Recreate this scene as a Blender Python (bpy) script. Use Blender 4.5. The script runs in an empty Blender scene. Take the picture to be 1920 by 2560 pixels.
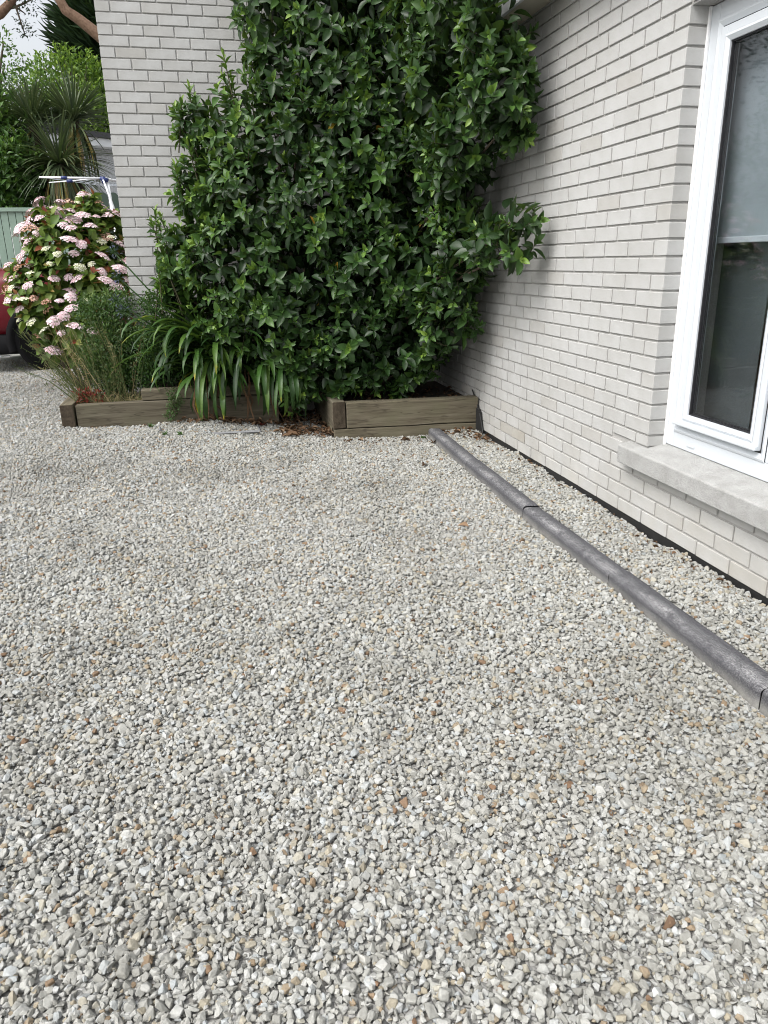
import bpy, math, random
import numpy as np
from mathutils import Matrix, Vector

# ------------------------------------------------------------------ camera, sky, sun, exposure
sc = bpy.context.scene
COL = sc.collection
CAMZ = 1.31
F_PX, YAW, PITCH, ROLL = 1844.49, 0.221368, 0.328946, 0.0197295
cy, sy, cp, sp = math.cos(YAW), math.sin(YAW), math.cos(PITCH), math.sin(PITCH)
_f = Vector((sy*cp, cy*cp, -sp)); _r = Vector((cy, -sy, 0)); _d = _f.cross(_r)
_r2 = _r*math.cos(ROLL) + _d*math.sin(ROLL); _d2 = -_r*math.sin(ROLL) + _d*math.cos(ROLL)
cam_data = bpy.data.cameras.new('camera')
cam = bpy.data.objects.new('camera', cam_data); COL.objects.link(cam)
cam.matrix_world = Matrix(((_r2.x, -_d2.x, -_f.x, 0), (_r2.y, -_d2.y, -_f.y, 0), (_r2.z, -_d2.z, -_f.z, CAMZ), (0, 0, 0, 1)))
cam_data.sensor_fit = 'VERTICAL'; cam_data.sensor_height = 36.0; cam_data.lens = F_PX/2560*36.0
cam_data.clip_start = 0.05; cam_data.clip_end = 400
sc.camera = cam
RCAM = np.array([_r2, _d2, _f])
def project(P):
    c = (np.asarray(P, float) - [0, 0, CAMZ]) @ RCAM.T
    return np.stack([960 + F_PX*c[:, 0]/c[:, 2], 1280 + F_PX*c[:, 1]/c[:, 2], c[:, 2]], 1)

SUN_EL, SUN_AZ = math.radians(52), math.radians(243)      # azimuth clockwise from +Y: light from the open left
world = bpy.data.worlds.new('World'); sc.world = world; world.use_nodes = True
wn = world.node_tree.nodes; wl = world.node_tree.links
bg = wn['Background']
sky = wn.new('ShaderNodeTexSky'); sky.sky_type = 'NISHITA'; sky.sun_disc = False
sky.sun_elevation = SUN_EL; sky.sun_rotation = SUN_AZ; sky.dust_density = 6.0; sky.air_density = 1.2; sky.ozone_density = 1.0
hs = wn.new('ShaderNodeHueSaturation'); hs.inputs['Saturation'].default_value = 0.25
wl.new(sky.outputs[0], hs.inputs['Color']); wl.new(hs.outputs[0], bg.inputs['Color'])
bg.inputs['Strength'].default_value = 0.15
sun_data = bpy.data.lights.new('sun', 'SUN'); sun_data.energy = 0.62; sun_data.angle = math.radians(34); sun_data.color = (1.0, 0.99, 0.975)
sun = bpy.data.objects.new('sun', sun_data); COL.objects.link(sun)
sdir = Vector((math.sin(SUN_AZ)*math.cos(SUN_EL), math.cos(SUN_AZ)*math.cos(SUN_EL), math.sin(SUN_EL)))
sun.rotation_euler = sdir.to_track_quat('Z', 'Y').to_euler(); sun.location = (-8, -6, 12)
sc.view_settings.view_transform = 'Standard'; sc.view_settings.look = 'None'
sc.view_settings.exposure = 0.92; sc.view_settings.gamma = 1.0; sc.view_settings.use_curve_mapping = False
sc.render.engine = 'CYCLES'
sc.cycles.max_bounces = 6; sc.cycles.diffuse_bounces = 3; sc.cycles.glossy_bounces = 3
sc.cycles.transmission_bounces = 4; sc.cycles.transparent_max_bounces = 8
sc.cycles.use_denoising = True; sc.cycles.denoiser = 'OPENIMAGEDENOISE'; sc.cycles.denoising_input_passes = 'RGB_ALBEDO_NORMAL'; sc.cycles.denoising_prefilter = 'ACCURATE'
sc.cycles.pixel_filter_type = 'BLACKMAN_HARRIS'; sc.cycles.filter_width = 1.0
sc.cycles.sample_clamp_indirect = 4.0

RNG = np.random.default_rng(7)
def rr(a, b): return float(RNG.uniform(a, b))

# ------------------------------------------------------------------ mesh helpers
class MB:
    """collects geometry (verts, faces of any size, a tint per vertex) for one mesh"""
    def __init__(s): s.v = []; s.t = []; s.f = {}; s.n = 0
    def add(s, V, Fs, tint=0.5):
        V = np.asarray(V, float).reshape(-1, 3)
        s.v.append(V); s.t.append(np.broadcast_to(np.asarray(tint, float), (len(V),)).copy())
        for F in Fs:
            F = np.asarray(F, int)
            if F.size: s.f.setdefault(F.shape[1], []).append(F + s.n)
        s.n += len(V)
    def box(s, lo, hi, tint=0.5, rz=0.0, taper=0.0):
        lo = np.array(lo, float); hi = np.array(hi, float); c = (lo+hi)/2; h = (hi-lo)/2
        V = np.array([[x, y, z] for z in (-1, 1) for y in (-1, 1) for x in (-1, 1)], float)*h
        if rz:
            R = np.array([[math.cos(rz), -math.sin(rz), 0], [math.sin(rz), math.cos(rz), 0], [0, 0, 1]]); V = V @ R.T
        s.add(V + c, [[[0, 2, 3, 1], [4, 5, 7, 6], [0, 1, 5, 4], [2, 6, 7, 3], [0, 4, 6, 2], [1, 3, 7, 5]]], tint)
    def tube(s, pts, rad, n=6, tint=0.5, cap=True):
        pts = np.asarray(pts, float); m = len(pts); rad = np.broadcast_to(np.asarray(rad, float), (m,))
        T = np.gradient(pts, axis=0); T /= np.linalg.norm(T, axis=1)[:, None] + 1e-9
        ref = np.array([0, 0, 1.0]) if abs(T[0, 2]) < .9 else np.array([1.0, 0, 0])
        V = []
        u = np.cross(T[0], ref); u /= np.linalg.norm(u)
        for i in range(m):
            u = u - T[i]*(u@T[i]); u /= np.linalg.norm(u) + 1e-9; w = np.cross(T[i], u)
            a = np.arange(n)*2*math.pi/n
            V.append(pts[i] + rad[i]*(np.cos(a)[:, None]*u + np.sin(a)[:, None]*w))
        F = [[i*n+j, i*n+(j+1) % n, (i+1)*n+(j+1) % n, (i+1)*n+j] for i in range(m-1) for j in range(n)]
        s.add(np.vstack(V), [F], tint)
        if cap: s.f.setdefault(n, []).append(np.array([list(range(n))[::-1]]) + s.n - m*n); s.f[n].append(np.array([list(range((m-1)*n, m*n))]) + s.n - m*n)
    def mesh(s, name, off=(0, 0, 0), smooth=False):
        me = bpy.data.meshes.new(name)
        if not s.n: return me
        V = np.vstack(s.v) - np.array(off); me.vertices.add(len(V)); me.vertices.foreach_set('co', V.ravel())
        loops = []; starts = []; k = 0
        for n, L in s.f.items():
            A = np.vstack(L); loops.append(A.ravel()); starts.append(np.arange(len(A))*n + k); k += A.size
        loops = np.concatenate(loops); starts = np.concatenate(starts)
        me.loops.add(len(loops)); me.loops.foreach_set('vertex_index', loops)
        me.polygons.add(len(starts)); me.polygons.foreach_set('loop_start', starts)
        me.polygons.foreach_set('use_smooth', np.full(len(starts), bool(smooth)))
        a = me.attributes.new('tint', 'FLOAT', 'POINT'); a.data.foreach_set('value', np.concatenate(s.t))
        me.update(calc_edges=True); me.validate()
        return me

WL = {}                                                    # world position of every object's origin
def tag(o, label=None, cat=None, group=None, kind=None):
    if label: o['label'] = label
    if cat: o['category'] = cat
    if group: o['group'] = group
    if kind: o['kind'] = kind
    return o
def empty(name, loc, label, cat, group=None):
    o = bpy.data.objects.new(name, None); COL.objects.link(o); o.location = loc; o.empty_display_size = .1
    WL[o] = np.array(loc, float); return tag(o, label, cat, group)
def put(name, me, mat, parent=None, pos=None, bevel=0):
    """link a mesh; verts are local to pos (world) when pos is given, else world minus the parent's origin"""
    o = bpy.data.objects.new(name, me); COL.objects.link(o)
    if mat and not me.materials: me.materials.append(mat)
    base = WL[parent] if parent else np.zeros(3)
    p = np.array(pos, float) if pos is not None else base
    if parent: o.parent = parent
    o.location = p - base; WL[o] = p
    if bevel:
        b = o.modifiers.new('bevel', 'BEVEL'); b.width = bevel; b.segments = 2; b.limit_method = 'ANGLE'
    return o
def build(name, mb, mat, parent=None, smooth=False, bevel=0, pos=None, kind=None):
    base = WL[parent] if parent else (np.array(pos) if pos is not None else np.zeros(3))
    o = put(name, mb.mesh(name, base, smooth), mat, parent, pos if not parent else None, bevel)
    if kind: o['kind'] = kind
    return o
def unit(v): v = np.asarray(v, float); return v/(np.linalg.norm(v)+1e-9)
def sstep(t): t = np.clip(t, 0, 1); return t*t*(3-2*t)

# ------------------------------------------------------------------ material helpers
class NT:
    def __init__(s, name):
        s.m = bpy.data.materials.new(name); s.m.use_nodes = True; s.t = s.m.node_tree; s.N = s.t.nodes; s.L = s.t.links
        s.b = s.N['Principled BSDF']; s.out = s.N['Material Output']
    def n(s, typ, **kw):
        o = s.N.new(typ)
        for k, v in kw.items():
            if k in o.inputs: o.inputs[k].default_value = v
            else: setattr(o, k, v)
        return o
    def link(s, a, b): s.L.new(a, b)
    def co(s, kind='Object'): return s.n('ShaderNodeTexCoord').outputs[kind]
    def noise(s, scale, detail=4, rough=.6, vec=None, dim='3D'):
        o = s.n('ShaderNodeTexNoise', Scale=scale, Detail=detail, Roughness=rough)
        s.link(vec if vec is not None else s.co(), o.inputs['Vector']); return o.outputs['Fac']
    def ramp(s, fac, stops, interp='LINEAR'):
        o = s.n('ShaderNodeValToRGB'); o.color_ramp.interpolation = interp
        e = o.color_ramp.elements
        while len(e) < len(stops): e.new(.5)
        for i, (p, c) in enumerate(stops):
            e[i].position = p; e[i].color = (*c, 1) if len(c) == 3 else c
        s.link(fac, o.inputs['Fac']); return o.outputs['Color']
    def mix(s, fac, a, b, mode='MIX'):
        o = s.n('ShaderNodeMix', data_type='RGBA', blend_type=mode)
        for sock, v in ((o.inputs[0], fac), (o.inputs[6], a), (o.inputs[7], b)):
            if isinstance(v, (int, float)): sock.default_value = v
            elif isinstance(v, tuple): sock.default_value = (*v, 1)
            else: s.link(v, sock)
        return o.outputs[2]
    def math(s, op, a, b=0.0):
        o = s.n('ShaderNodeMath', operation=op)
        for i, v in enumerate((a, b)):
            if isinstance(v, (int, float)): o.inputs[i].default_value = v
            else: s.link(v, o.inputs[i])
        return o.outputs[0]
    def attr(s, name='tint'): return s.n('ShaderNodeAttribute', attribute_name=name).outputs['Fac']
    def rand(s): return s.n('ShaderNodeObjectInfo').outputs['Random']
    def bump(s, h, strength=.3, dist=.01):
        o = s.n('ShaderNodeBump', Strength=strength, Distance=dist); s.link(h, o.inputs['Height']); s.link(o.outputs[0], s.b.inputs['Normal'])
    def fin(s, col=None, rough=.8, spec=None, metal=None, coat=None):
        if col is not None:
            if isinstance(col, tuple): s.b.inputs['Base Color'].default_value = (*col, 1)
            else: s.link(col, s.b.inputs['Base Color'])
        if isinstance(rough, (int, float)): s.b.inputs['Roughness'].default_value = rough
        else: s.link(rough, s.b.inputs['Roughness'])
        if spec is not None: s.b.inputs['Specular IOR Level'].default_value = spec
        if metal is not None: s.b.inputs['Metallic'].default_value = metal
        if coat is not None: s.b.inputs['Coat Weight'].default_value = coat; s.b.inputs['Coat Roughness'].default_value = .05
        return s.m

def m_gravel_ground():
    t = NT('gravel_bed'); c = t.co()
    v = t.n('ShaderNodeTexVoronoi', Scale=62.0); t.link(c, v.inputs['Vector'])
    v2 = t.n('ShaderNodeTexVoronoi', Scale=62.0, feature='DISTANCE_TO_EDGE'); t.link(c, v2.inputs['Vector'])
    bw = t.n('ShaderNodeSeparateColor'); t.link(v.outputs['Color'], bw.inputs[0])
    col = t.ramp(bw.outputs[0], [(0, (.22, .215, .20)), (.3, (.33, .328, .31)), (.7, (.39, .388, .37)), (.93, (.44, .44, .43)), (1, (.32, .27, .2))])
    e = t.ramp(v2.outputs['Distance'], [(0, (.6, .6, .6)), (.12, (1, 1, 1))])  # darker cell edges paint the shade in gaps between bed stones
    t.bump(v2.outputs['Distance'], .9, .02)
    return t.fin(t.mix(1.0, col, e, 'MULTIPLY'), .9)
def m_stone():
    t = NT('gravel_stone'); r = t.rand()
    col = t.ramp(r, [(0, (.25, .248, .228)), (.12, (.315, .313, .29)), (.30, (.35, .35, .328)), (.52, (.385, .386, .364)), (.72, (.42, .423, .408)),
                     (.775, (.355, .38, .388)), (.83, (.465, .47, .463)), (.87, (.385, .37, .315)), (.945, (.34, .305, .235)), (.982, (.28, .215, .145)), (1, (.19, .115, .07))])
    r2 = t.math('FRACT', t.math('MULTIPLY', r, 91.7))
    val = t.ramp(r2, [(0, (.90, .90, .90)), (1, (1.05, 1.05, 1.05))])
    n = t.noise(2.6, 5, .65); n2 = t.ramp(n, [(.3, (.82, .81, .79)), (.7, (1.08, 1.08, 1.08))])
    geo = t.n('ShaderNodeNewGeometry'); pn_ = t.noise(.9, 5, .65, geo.outputs['Position']); col = t.mix(1.0, col, t.ramp(pn_, [(.30, (.72, .715, .70)), (.5, (.94, .945, .945)), (.72, (1.0, 1.005, 1.005))]), 'MULTIPLY')
    t.bump(n, .25, .05)
    return t.fin(t.mix(1.0, t.mix(1.0, col, val, 'MULTIPLY'), n2, 'MULTIPLY'), .78, .35)
def m_brick():
    t = NT('pale_brick'); tint = t.attr(); c = t.co()
    base = t.ramp(tint, [(0, (.33, .31, .26)), (.12, (.40, .392, .37)), (.35, (.43, .433, .426)), (.7, (.45, .455, .45)), (1, (.475, .48, .476))])
    sp_ = t.noise(420, 3, .7, c); big = t.noise(9, 3, .5, c)
    col = t.mix(1.0, base, t.ramp(sp_, [(.32, (.80, .79, .78)), (.5, (1, 1, 1)), (.75, (1.05, 1.05, 1.05))]), 'MULTIPLY')
    col = t.mix(1.0, col, t.ramp(big, [(.3, (.92, .91, .90)), (.7, (1.04, 1.04, 1.04))]), 'MULTIPLY')
    geo = t.n('ShaderNodeNewGeometry'); sx_ = t.n('ShaderNodeSeparateXYZ'); t.link(geo.outputs['Position'], sx_.inputs[0])
    low = t.n('ShaderNodeMapRange'); low.inputs[1].default_value = .42; low.inputs[2].default_value = .0; t.link(sx_.outputs['Z'], low.inputs[0])
    dirt = t.math('MULTIPLY', low.outputs[0], t.ramp(t.noise(5, 6, .7, geo.outputs['Position']), [(.38, (.15, .15, .15)), (.7, (1, 1, 1))]))
    col = t.mix(t.math('MULTIPLY', dirt, .38), col, (.40, .365, .29))
    strk = t.noise(3.2, 5, .6, geo.outputs['Position']); col = t.mix(1.0, col, t.ramp(strk, [(.32, (.93, .925, .91)), (.6, (1.02, 1.02, 1.02))]), 'MULTIPLY')
    pit = t.n('ShaderNodeTexVoronoi', Scale=26.0); t.link(c, pit.inputs['Vector'])
    col = t.mix(t.ramp(pit.outputs['Distance'], [(0.045, (1, 1, 1)), (.075, (0, 0, 0))]), col, (.22, .21, .2))
    t.bump(sp_, .35, .002)
    return t.fin(col, .88, .25)
def m_mortar():
    t = NT('mortar'); n = t.noise(160, 4, .7); t.bump(n, .6, .004)
    return t.fin(t.ramp(n, [(.3, (.29, .285, .272)), (.7, (.45, .445, .43))]), .95, .1)
def m_plain(name, col, rough=.6, var=.12, scale=40, bump=0.0, spec=None, metal=None, coat=None):
    t = NT(name); n = t.noise(scale, 4, .6)
    lo = tuple(c*(1-var) for c in col); hi = tuple(min(1, c*(1+var)) for c in col)
    if bump: t.bump(n, bump, .004)
    return t.fin(t.ramp(n, [(.3, lo), (.7, hi)]), rough, spec, metal, coat)
def m_concrete_sill():
    t = NT('granular_sill'); n = t.noise(330, 2, .7); b = t.noise(14, 4, .6); t.bump(n, .7, .003)
    col = t.mix(1.0, t.ramp(n, [(.35, (.22, .22, .215)), (.5, (.36, .362, .356)), (.68, (.50, .50, .495))]), t.ramp(b, [(.3, (.82, .82, .80)), (.7, (1.05, 1.05, 1.05))]), 'MULTIPLY')
    return t.fin(col, .85, .3)
def m_kerb():
    t = NT('dark_kerb'); c = t.co(); n = t.noise(190, 4, .75, c); b = t.noise(9, 6, .72, c); t.bump(n, .6, .003)
    col = t.ramp(n, [(.3, (.035, .035, .038)), (.52, (.078, .078, .086)), (.72, (.19, .19, .195))])
    crown = t.ramp(t.attr(), [(0.15, (0, 0, 0)), (1, (1, 1, 1))])
    wear = t.math('MULTIPLY', crown, t.math('MULTIPLY', t.ramp(b, [(.38, (0, 0, 0)), (.66, (1, 1, 1))]), t.ramp(n, [(.40, (0, 0, 0)), (.6, (1, 1, 1))])))
    col = t.mix(wear, col, (.55, .55, .55)); geo = t.n('ShaderNodeNewGeometry'); sx_ = t.n('ShaderNodeSeparateXYZ'); t.link(geo.outputs['Position'], sx_.inputs[0]); low = t.n('ShaderNodeMapRange'); low.inputs[1].default_value = .028; low.inputs[2].default_value = -.005; t.link(sx_.outputs['Z'], low.inputs[0])
    col = t.mix(t.math('MULTIPLY', low.outputs[0], t.ramp(b, [(.3, (.2, .2, .2)), (.6, (.8, .8, .8))])), col, (.30, .295, .27))
    return t.fin(col, .85, .25)
def m_timber():
    t = NT('weathered_sleeper'); c = t.co('Object'); r = t.rand()
    mp = t.n('ShaderNodeMapping'); mp.inputs['Scale'].default_value = (1.6, 26, 26); t.link(c, mp.inputs['Vector'])
    g = t.noise(1.6, 8, .65, mp.outputs[0]); b = t.noise(4.5, 4, .6, c)
    col = t.ramp(g, [(.28, (.058, .049, .035)), (.45, (.104, .09, .064)), (.6, (.14, .124, .092)), (.8, (.21, .192, .152))])
    col = t.mix(t.ramp(b, [(.45, (0, 0, 0)), (.7, (.5, .5, .5))]), col, (.12, .118, .075))
    kn = t.n('ShaderNodeTexVoronoi', Scale=4.0); t.link(c, kn.inputs['Vector'])
    col = t.mix(t.ramp(kn.outputs['Distance'], [(.02, (.7, .7, .7)), (.06, (0, 0, 0))]), col, (.04, .03, .018))
    mp2 = t.n('ShaderNodeMapping'); mp2.inputs['Scale'].default_value = (.9, 13, 13); t.link(c, mp2.inputs['Vector']); ck = t.noise(1.3, 3, .5, mp2.outputs[0]); crk = t.ramp(ck, [(.488, (0, 0, 0)), (.5, (.55, .55, .55)), (.512, (0, 0, 0))]); col = t.mix(crk, col, (.018, .014, .01))
    col = t.mix(1.0, col, t.ramp(r, [(0, (.85, .85, .85)), (1, (1.2, 1.18, 1.12))]), 'MULTIPLY')
    t.bump(g, .45, .008)
    return t.fin(col, .85, .25)
def m_leaf(name, stops, rough=.36, spec=.45, trans=.18, tcol=(.20, .34, .04)):
    t = NT(name); c = t.co()
    col = t.ramp(t.attr(), stops)
    n = t.noise(55, 3, .6, c); col = t.mix(1.0, col, t.ramp(n, [(.3, (.8, .8, .8)), (.7, (1.15, 1.15, 1.15))]), 'MULTIPLY')
    m = t.fin(col, rough, spec)
    tr = t.n('ShaderNodeBsdfTranslucent'); t.link(t.mix(.5, col, tcol), tr.inputs['Color'])
    mx = t.n('ShaderNodeMixShader'); mx.inputs[0].default_value = trans
    t.link(t.b.outputs[0], mx.inputs[1]); t.link(tr.outputs[0], mx.inputs[2]); t.link(mx.outputs[0], t.out.inputs['Surface'])
    return m
def m_glass():
    t = NT('window_glass'); lw = t.n('ShaderNodeLayerWeight', Blend=.5); tp = t.n('ShaderNodeBsdfTransparent'); tp.inputs[0].default_value = (.93, .94, .945, 1)
    fac = t.math('ADD', t.math('MULTIPLY', t.math('POWER', lw.outputs['Facing'], 5.0), .7), .035)
    gl = t.n('ShaderNodeBsdfGlossy', Roughness=.01); mx = t.n('ShaderNodeMixShader')
    t.link(fac, mx.inputs[0]); t.link(tp.outputs[0], mx.inputs[1]); t.link(gl.outputs[0], mx.inputs[2]); t.link(mx.outputs[0], t.out.inputs['Surface'])
    return t.m
def m_ramp_attr(name, stops, rough=.7, spec=.3):
    t = NT(name); return t.fin(t.ramp(t.attr(), stops), rough, spec)
def m_bark(name, a, b):
    t = NT(name); n = t.noise(22, 6, .7); t.bump(n, .6, .02); return t.fin(t.ramp(n, [(.3, a), (.7, b)]), .9, .2)

M = dict(
    bed=m_gravel_ground(), stone=m_stone(), brick=m_brick(), mortar=m_mortar(), sill=m_concrete_sill(), kerb=m_kerb(), timber=m_timber(),
    endgrain=m_bark('dark_end_grain', (.03, .023, .016), (.085, .068, .048)),
    black=m_plain('black_membrane', (.012, .012, .012), .6), soil=m_plain('dark_soil', (.035, .026, .018), .95, .5, 60, .8),
    upvc=m_plain('white_upvc', (.57, .605, .64), .28, .01, 5, 0, .5), seal=m_plain('black_gasket', (.015, .015, .018), .5),
    glass=m_glass(), soffit=m_plain('soffit_board', (.62, .58, .48), .6, .06, 8), room=m_plain('room_wall', (.30, .29, .27), .9, .05),
    blind=m_plain('roller_blind', (.33, .37, .395), .8, .04, 6), curtain=m_plain('net_curtain', (.085, .098, .103), .9, .08, 12),
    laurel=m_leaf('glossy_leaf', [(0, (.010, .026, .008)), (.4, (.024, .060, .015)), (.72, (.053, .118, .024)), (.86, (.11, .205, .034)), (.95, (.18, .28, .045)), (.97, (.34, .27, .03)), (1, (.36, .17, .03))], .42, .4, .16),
    twig=m_bark('green_twig', (.035, .035, .018), (.09, .085, .05)), bark=m_bark('grey_bark', (.05, .04, .03), (.14, .115, .085)),
    redbark=m_bark('reddish_bark', (.10, .06, .04), (.26, .17, .12)),
    aga=m_leaf('strap_leaf', [(0, (.013, .04, .009)), (.5, (.033, .085, .014)), (.8, (.075, .14, .022)), (.9, (.36, .31, .03)), (1, (.28, .15, .055))], .44, .4, .2),
    dry=m_leaf('dry_leaf', [(0, (.06, .038, .024)), (.5, (.15, .088, .05)), (1, (.30, .21, .135))], .8, .2, .1, (.3, .18, .08)),
    hyd=m_leaf('hydrangea_leaf', [(0, (.04, .085, .014)), (.5, (.085, .15, .022)), (.85, (.16, .21, .035)), (.95, (.2, .10, .03)), (1, (.22, .04, .03))], .5, .35, .2),
    small=m_leaf('small_leaf', [(0, (.014, .04, .01)), (.6, (.038, .092, .017)), (1, (.10, .165, .03))], .45, .4, .15),
    wisp=m_leaf('wispy_stem', [(0, (.05, .075, .025)), (.5, (.11, .13, .05)), (.8, (.22, .19, .09)), (1, (.34, .27, .15))], .7, .2, .1),
    red=m_leaf('red_leaf', [(0, (.09, .015, .012)), (1, (.30, .06, .04))], .5, .3, .15, (.4, .06, .03)),
    cord=m_leaf('sword_leaf', [(0, (.03, .052, .026)), (.5, (.068, .10, .048)), (.84, (.14, .17, .085)), (.9, (.40, .30, .07)), (1, (.20, .13, .075))], .45, .4, .1),
    bright=m_leaf('bright_foliage', [(0, (.045, .10, .016)), (.5, (.11, .21, .025)), (1, (.26, .38, .04))], .5, .35, .25),
    mid=m_leaf('mid_foliage', [(0, (.026, .07, .014)), (.6, (.07, .16, .026)), (1, (.16, .27, .04))], .45, .4, .2),
    dark=m_leaf('conifer_foliage', [(0, (.010, .024, .010)), (.6, (.022, .048, .016)), (1, (.05, .085, .025))], .7, .2, .05),
    fl_pink=m_ramp_attr('pink_petal', [(0, (.45, .25, .28)), (.45, (.66, .50, .535)), (1, (.80, .71, .73))]),
    fl_cream=m_ramp_attr('cream_petal', [(0, (.50, .54, .25)), (.5, (.70, .70, .52)), (1, (.78, .775, .69))]),
    fl_fade=m_ramp_attr('faded_petal', [(0, (.28, .14, .08)), (.5, (.55, .33, .24)), (1, (.74, .55, .48))]),
    fl_blue=m_ramp_attr('blue_petal', [(0, (.07, .085, .14)), (.6, (.14, .15, .26)), (1, (.06, .11, .03))]),
    fence=m_plain('mint_board', (.215, .30, .245), .7, .07, 6, .1), dgreen=m_plain('dark_green_board', (.03, .055, .04), .6, .1),
    render=m_plain('pebbledash', (.58, .59, .60), .95, .25, 45, 1.0), white=m_plain('white_fascia', (.82, .83, .84), .45, .02),
    slate=m_plain('dark_roof', (.06, .06, .065), .8, .2), carred=m_plain('dark_red_paint', (.11, .004, .010), .32, .03, 3, 0, .3, None, .25),
    tyre=m_plain('tyre_rubber', (.006, .006, .006), .95, .12, 40, 0, .1), plastic=m_plain('black_plastic', (.007, .007, .008), .85, .12, 40, 0, .15),
    chrome=m_plain('chrome_trim', (.6, .62, .64), .18, .02, 5, 0, None, 1.0), alloy=m_plain('alloy_rim', (.06, .06, .065), .35, .05, 5, 0, None, .8),
    carglass=m_plain('car_glass', (.01, .012, .014), .05, .0, 5, 0, .6), lamp=m_plain('headlamp_lens', (.5, .52, .55), .1, .02, 5, 0, .6),
    blue=m_plain('blue_plastic', (.02, .035, .14), .5), alu=m_plain('white_tube', (.74, .77, .80), .35, .02), line=m_plain('washing_line', (.5, .55, .6), .6),
    iron=m_plain('grey_iron', (.16, .165, .17), .7, .2, 60, .3), stonegrey=m_plain('grey_block', (.30, .31, .34), .9, .1))

# ------------------------------------------------------------------ terrain
YW, XL, XR, YC = 6.695, -0.616, 2.029, 3.137             # far wall plane, its left corner, right wall plane, window corner
def gz(x, y):
    x = np.asarray(x, float); y = np.asarray(y, float)
    z = .10*sstep((.85-x)/1.0)*sstep((y-4.4)/1.7) + .11*sstep((y-6.4)/2.6)*sstep((.2-x)/.8)
    z = z + (.011*np.sin(2.1*x+1.3*y+.6)*np.sin(1.7*y-.8*x) + .008*np.sin(5.3*x-2.2*y)*np.sin(3.9*y+1.1*x) + .006*np.sin(11*x+3*y)*np.sin(9*y-4*x+1) + .004*np.sin(23*x-7*y)*np.sin(19*y+9*x))*sstep((y+.5)/1.5)
    z = z + .022*sstep((x-1.62)/.06) - (.025+.004*np.sin(6.5*y)+.005*np.sin(17*y+1))*sstep((x-1.88)/.12)
    return z
def axis(fine_lo, fine_hi, step, far): 
    a = np.arange(fine_lo, fine_hi, step); k = np.geomspace(step, far, 26)
    return np.concatenate([(fine_lo-np.cumsum(k))[::-1], a, a[-1]+np.cumsum(k)])
gx = axis(-4.0, 2.4, .06, 12); gy = axis(0.0, 10.0, .08, 14)
GX, GY = np.meshgrid(gx, gy); GZ = gz(GX, GY) - .0085
nx, ny = len(gx), len(gy)
ii = np.arange(nx*ny).reshape(ny, nx)
gm = MB(); gm.add(np.stack([GX.ravel(), GY.ravel(), GZ.ravel()], 1), [np.stack([ii[:-1, :-1].ravel(), ii[:-1, 1:].ravel(), ii[1:, 1:].ravel(), ii[1:, :-1].ravel()], 1)])
build('ground', gm, M['bed'], smooth=True, kind='structure')

# ------------------------------------------------------------------ gravel: loose chippings, instanced
KERB = np.array([(1.652, 5.47), (1.612, 4.46), (1.590, 3.468), (1.590, 2.567), (1.588, 1.645), (1.586, .74), (1.585, -.17)])
def kerb_x(y): return np.interp(y, KERB[::-1, 1], KERB[::-1, 0])
def hull_stone(rng, k):
    import bmesh
    n = 15; P = rng.normal(size=(n, 3)); P /= np.linalg.norm(P, axis=1)[:, None]
    P = np.sign(P)*np.abs(P)**.72; P *= np.array([.5, rng.uniform(.34, .45), rng.uniform(.24, .37)])*rng.uniform(.82, 1.08, (n, 1))
    bm = bmesh.new()
    for p in P: bm.verts.new(p)
    bmesh.ops.convex_hull(bm, input=bm.verts)
    for v in [v for v in bm.verts if not v.link_faces]: bm.verts.remove(v)
    bmesh.ops.dissolve_limit(bm, angle_limit=.22, verts=bm.verts, edges=bm.edges)
    bmesh.ops.bevel(bm, geom=bm.edges[:]+bm.verts[:], offset=.085, segments=1, affect='EDGES', clamp_overlap=True)
    bmesh.ops.triangulate(bm, faces=bm.faces)
    me = bpy.data.meshes.new('stone'); bm.to_mesh(me); bm.free(); me.materials.append(M['stone'])
    return bpy.data.objects.new('stone_shape.%03d' % k, me)
stones = bpy.data.collections.new('stone_shapes')
for k in range(14): stones.objects.link(hull_stone(RNG, k))
def scatter(x0, x1, y0, y1, dens):
    s = 1/math.sqrt(dens); X, Y = np.meshgrid(np.arange(x0, x1, s), np.arange(y0, y1, s))
    X = X.ravel(); Y = Y.ravel(); X = X + RNG.uniform(-.75, .75, X.shape)*s; Y = Y + RNG.uniform(-.75, .75, Y.shape)*s
    return X, Y
A1 = scatter(-3.2, 2.03, .25, 6.15, 9200); A2 = scatter(-4.2, -.62, 6.15, 10.2, 4200); A3 = scatter(-.4, 2.03, 6.15, 6.6, 5000)
X = np.concatenate([A1[0], A2[0], A3[0]]); Y = np.concatenate([A1[1], A2[1], A3[1]])
keep = (X > -1.15-.27*Y) & (X < 2.2+.55*(Y-.8)) & (X < XR-.004)
keep &= ~((X-kerb_x(Y) < .054) & (X-kerb_x(Y) > -.062) & (Y < 5.5))
keep &= ~((X > .86) & (Y > 5.53-.09*(X-.87)+.05))
keep &= ~((X > -1.21) & (X < .55) & (Y > 6.15))
X, Y = X[keep], Y[keep]; n = len(X)
Ls = np.clip(RNG.lognormal(math.log(.0188), .27, n), .009, .038)
fine = RNG.random(n) < .12; Ls[fine] = RNG.uniform(.007, .012, fine.sum())
near = np.abs(X-kerb_x(Y)) < .078
Ls[near] = np.minimum(Ls[near], .02)
Z = gz(X, Y) + RNG.uniform(-.006, .0045, n) + (Ls-.02)*.12
rot = np.stack([RNG.normal(0, .42, n), RNG.normal(0, .42, n), RNG.uniform(0, 6.283, n)], 1)
st = RNG.random(n) < .12; rot[st, 0] += RNG.uniform(.6, 1.5, st.sum())
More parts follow.
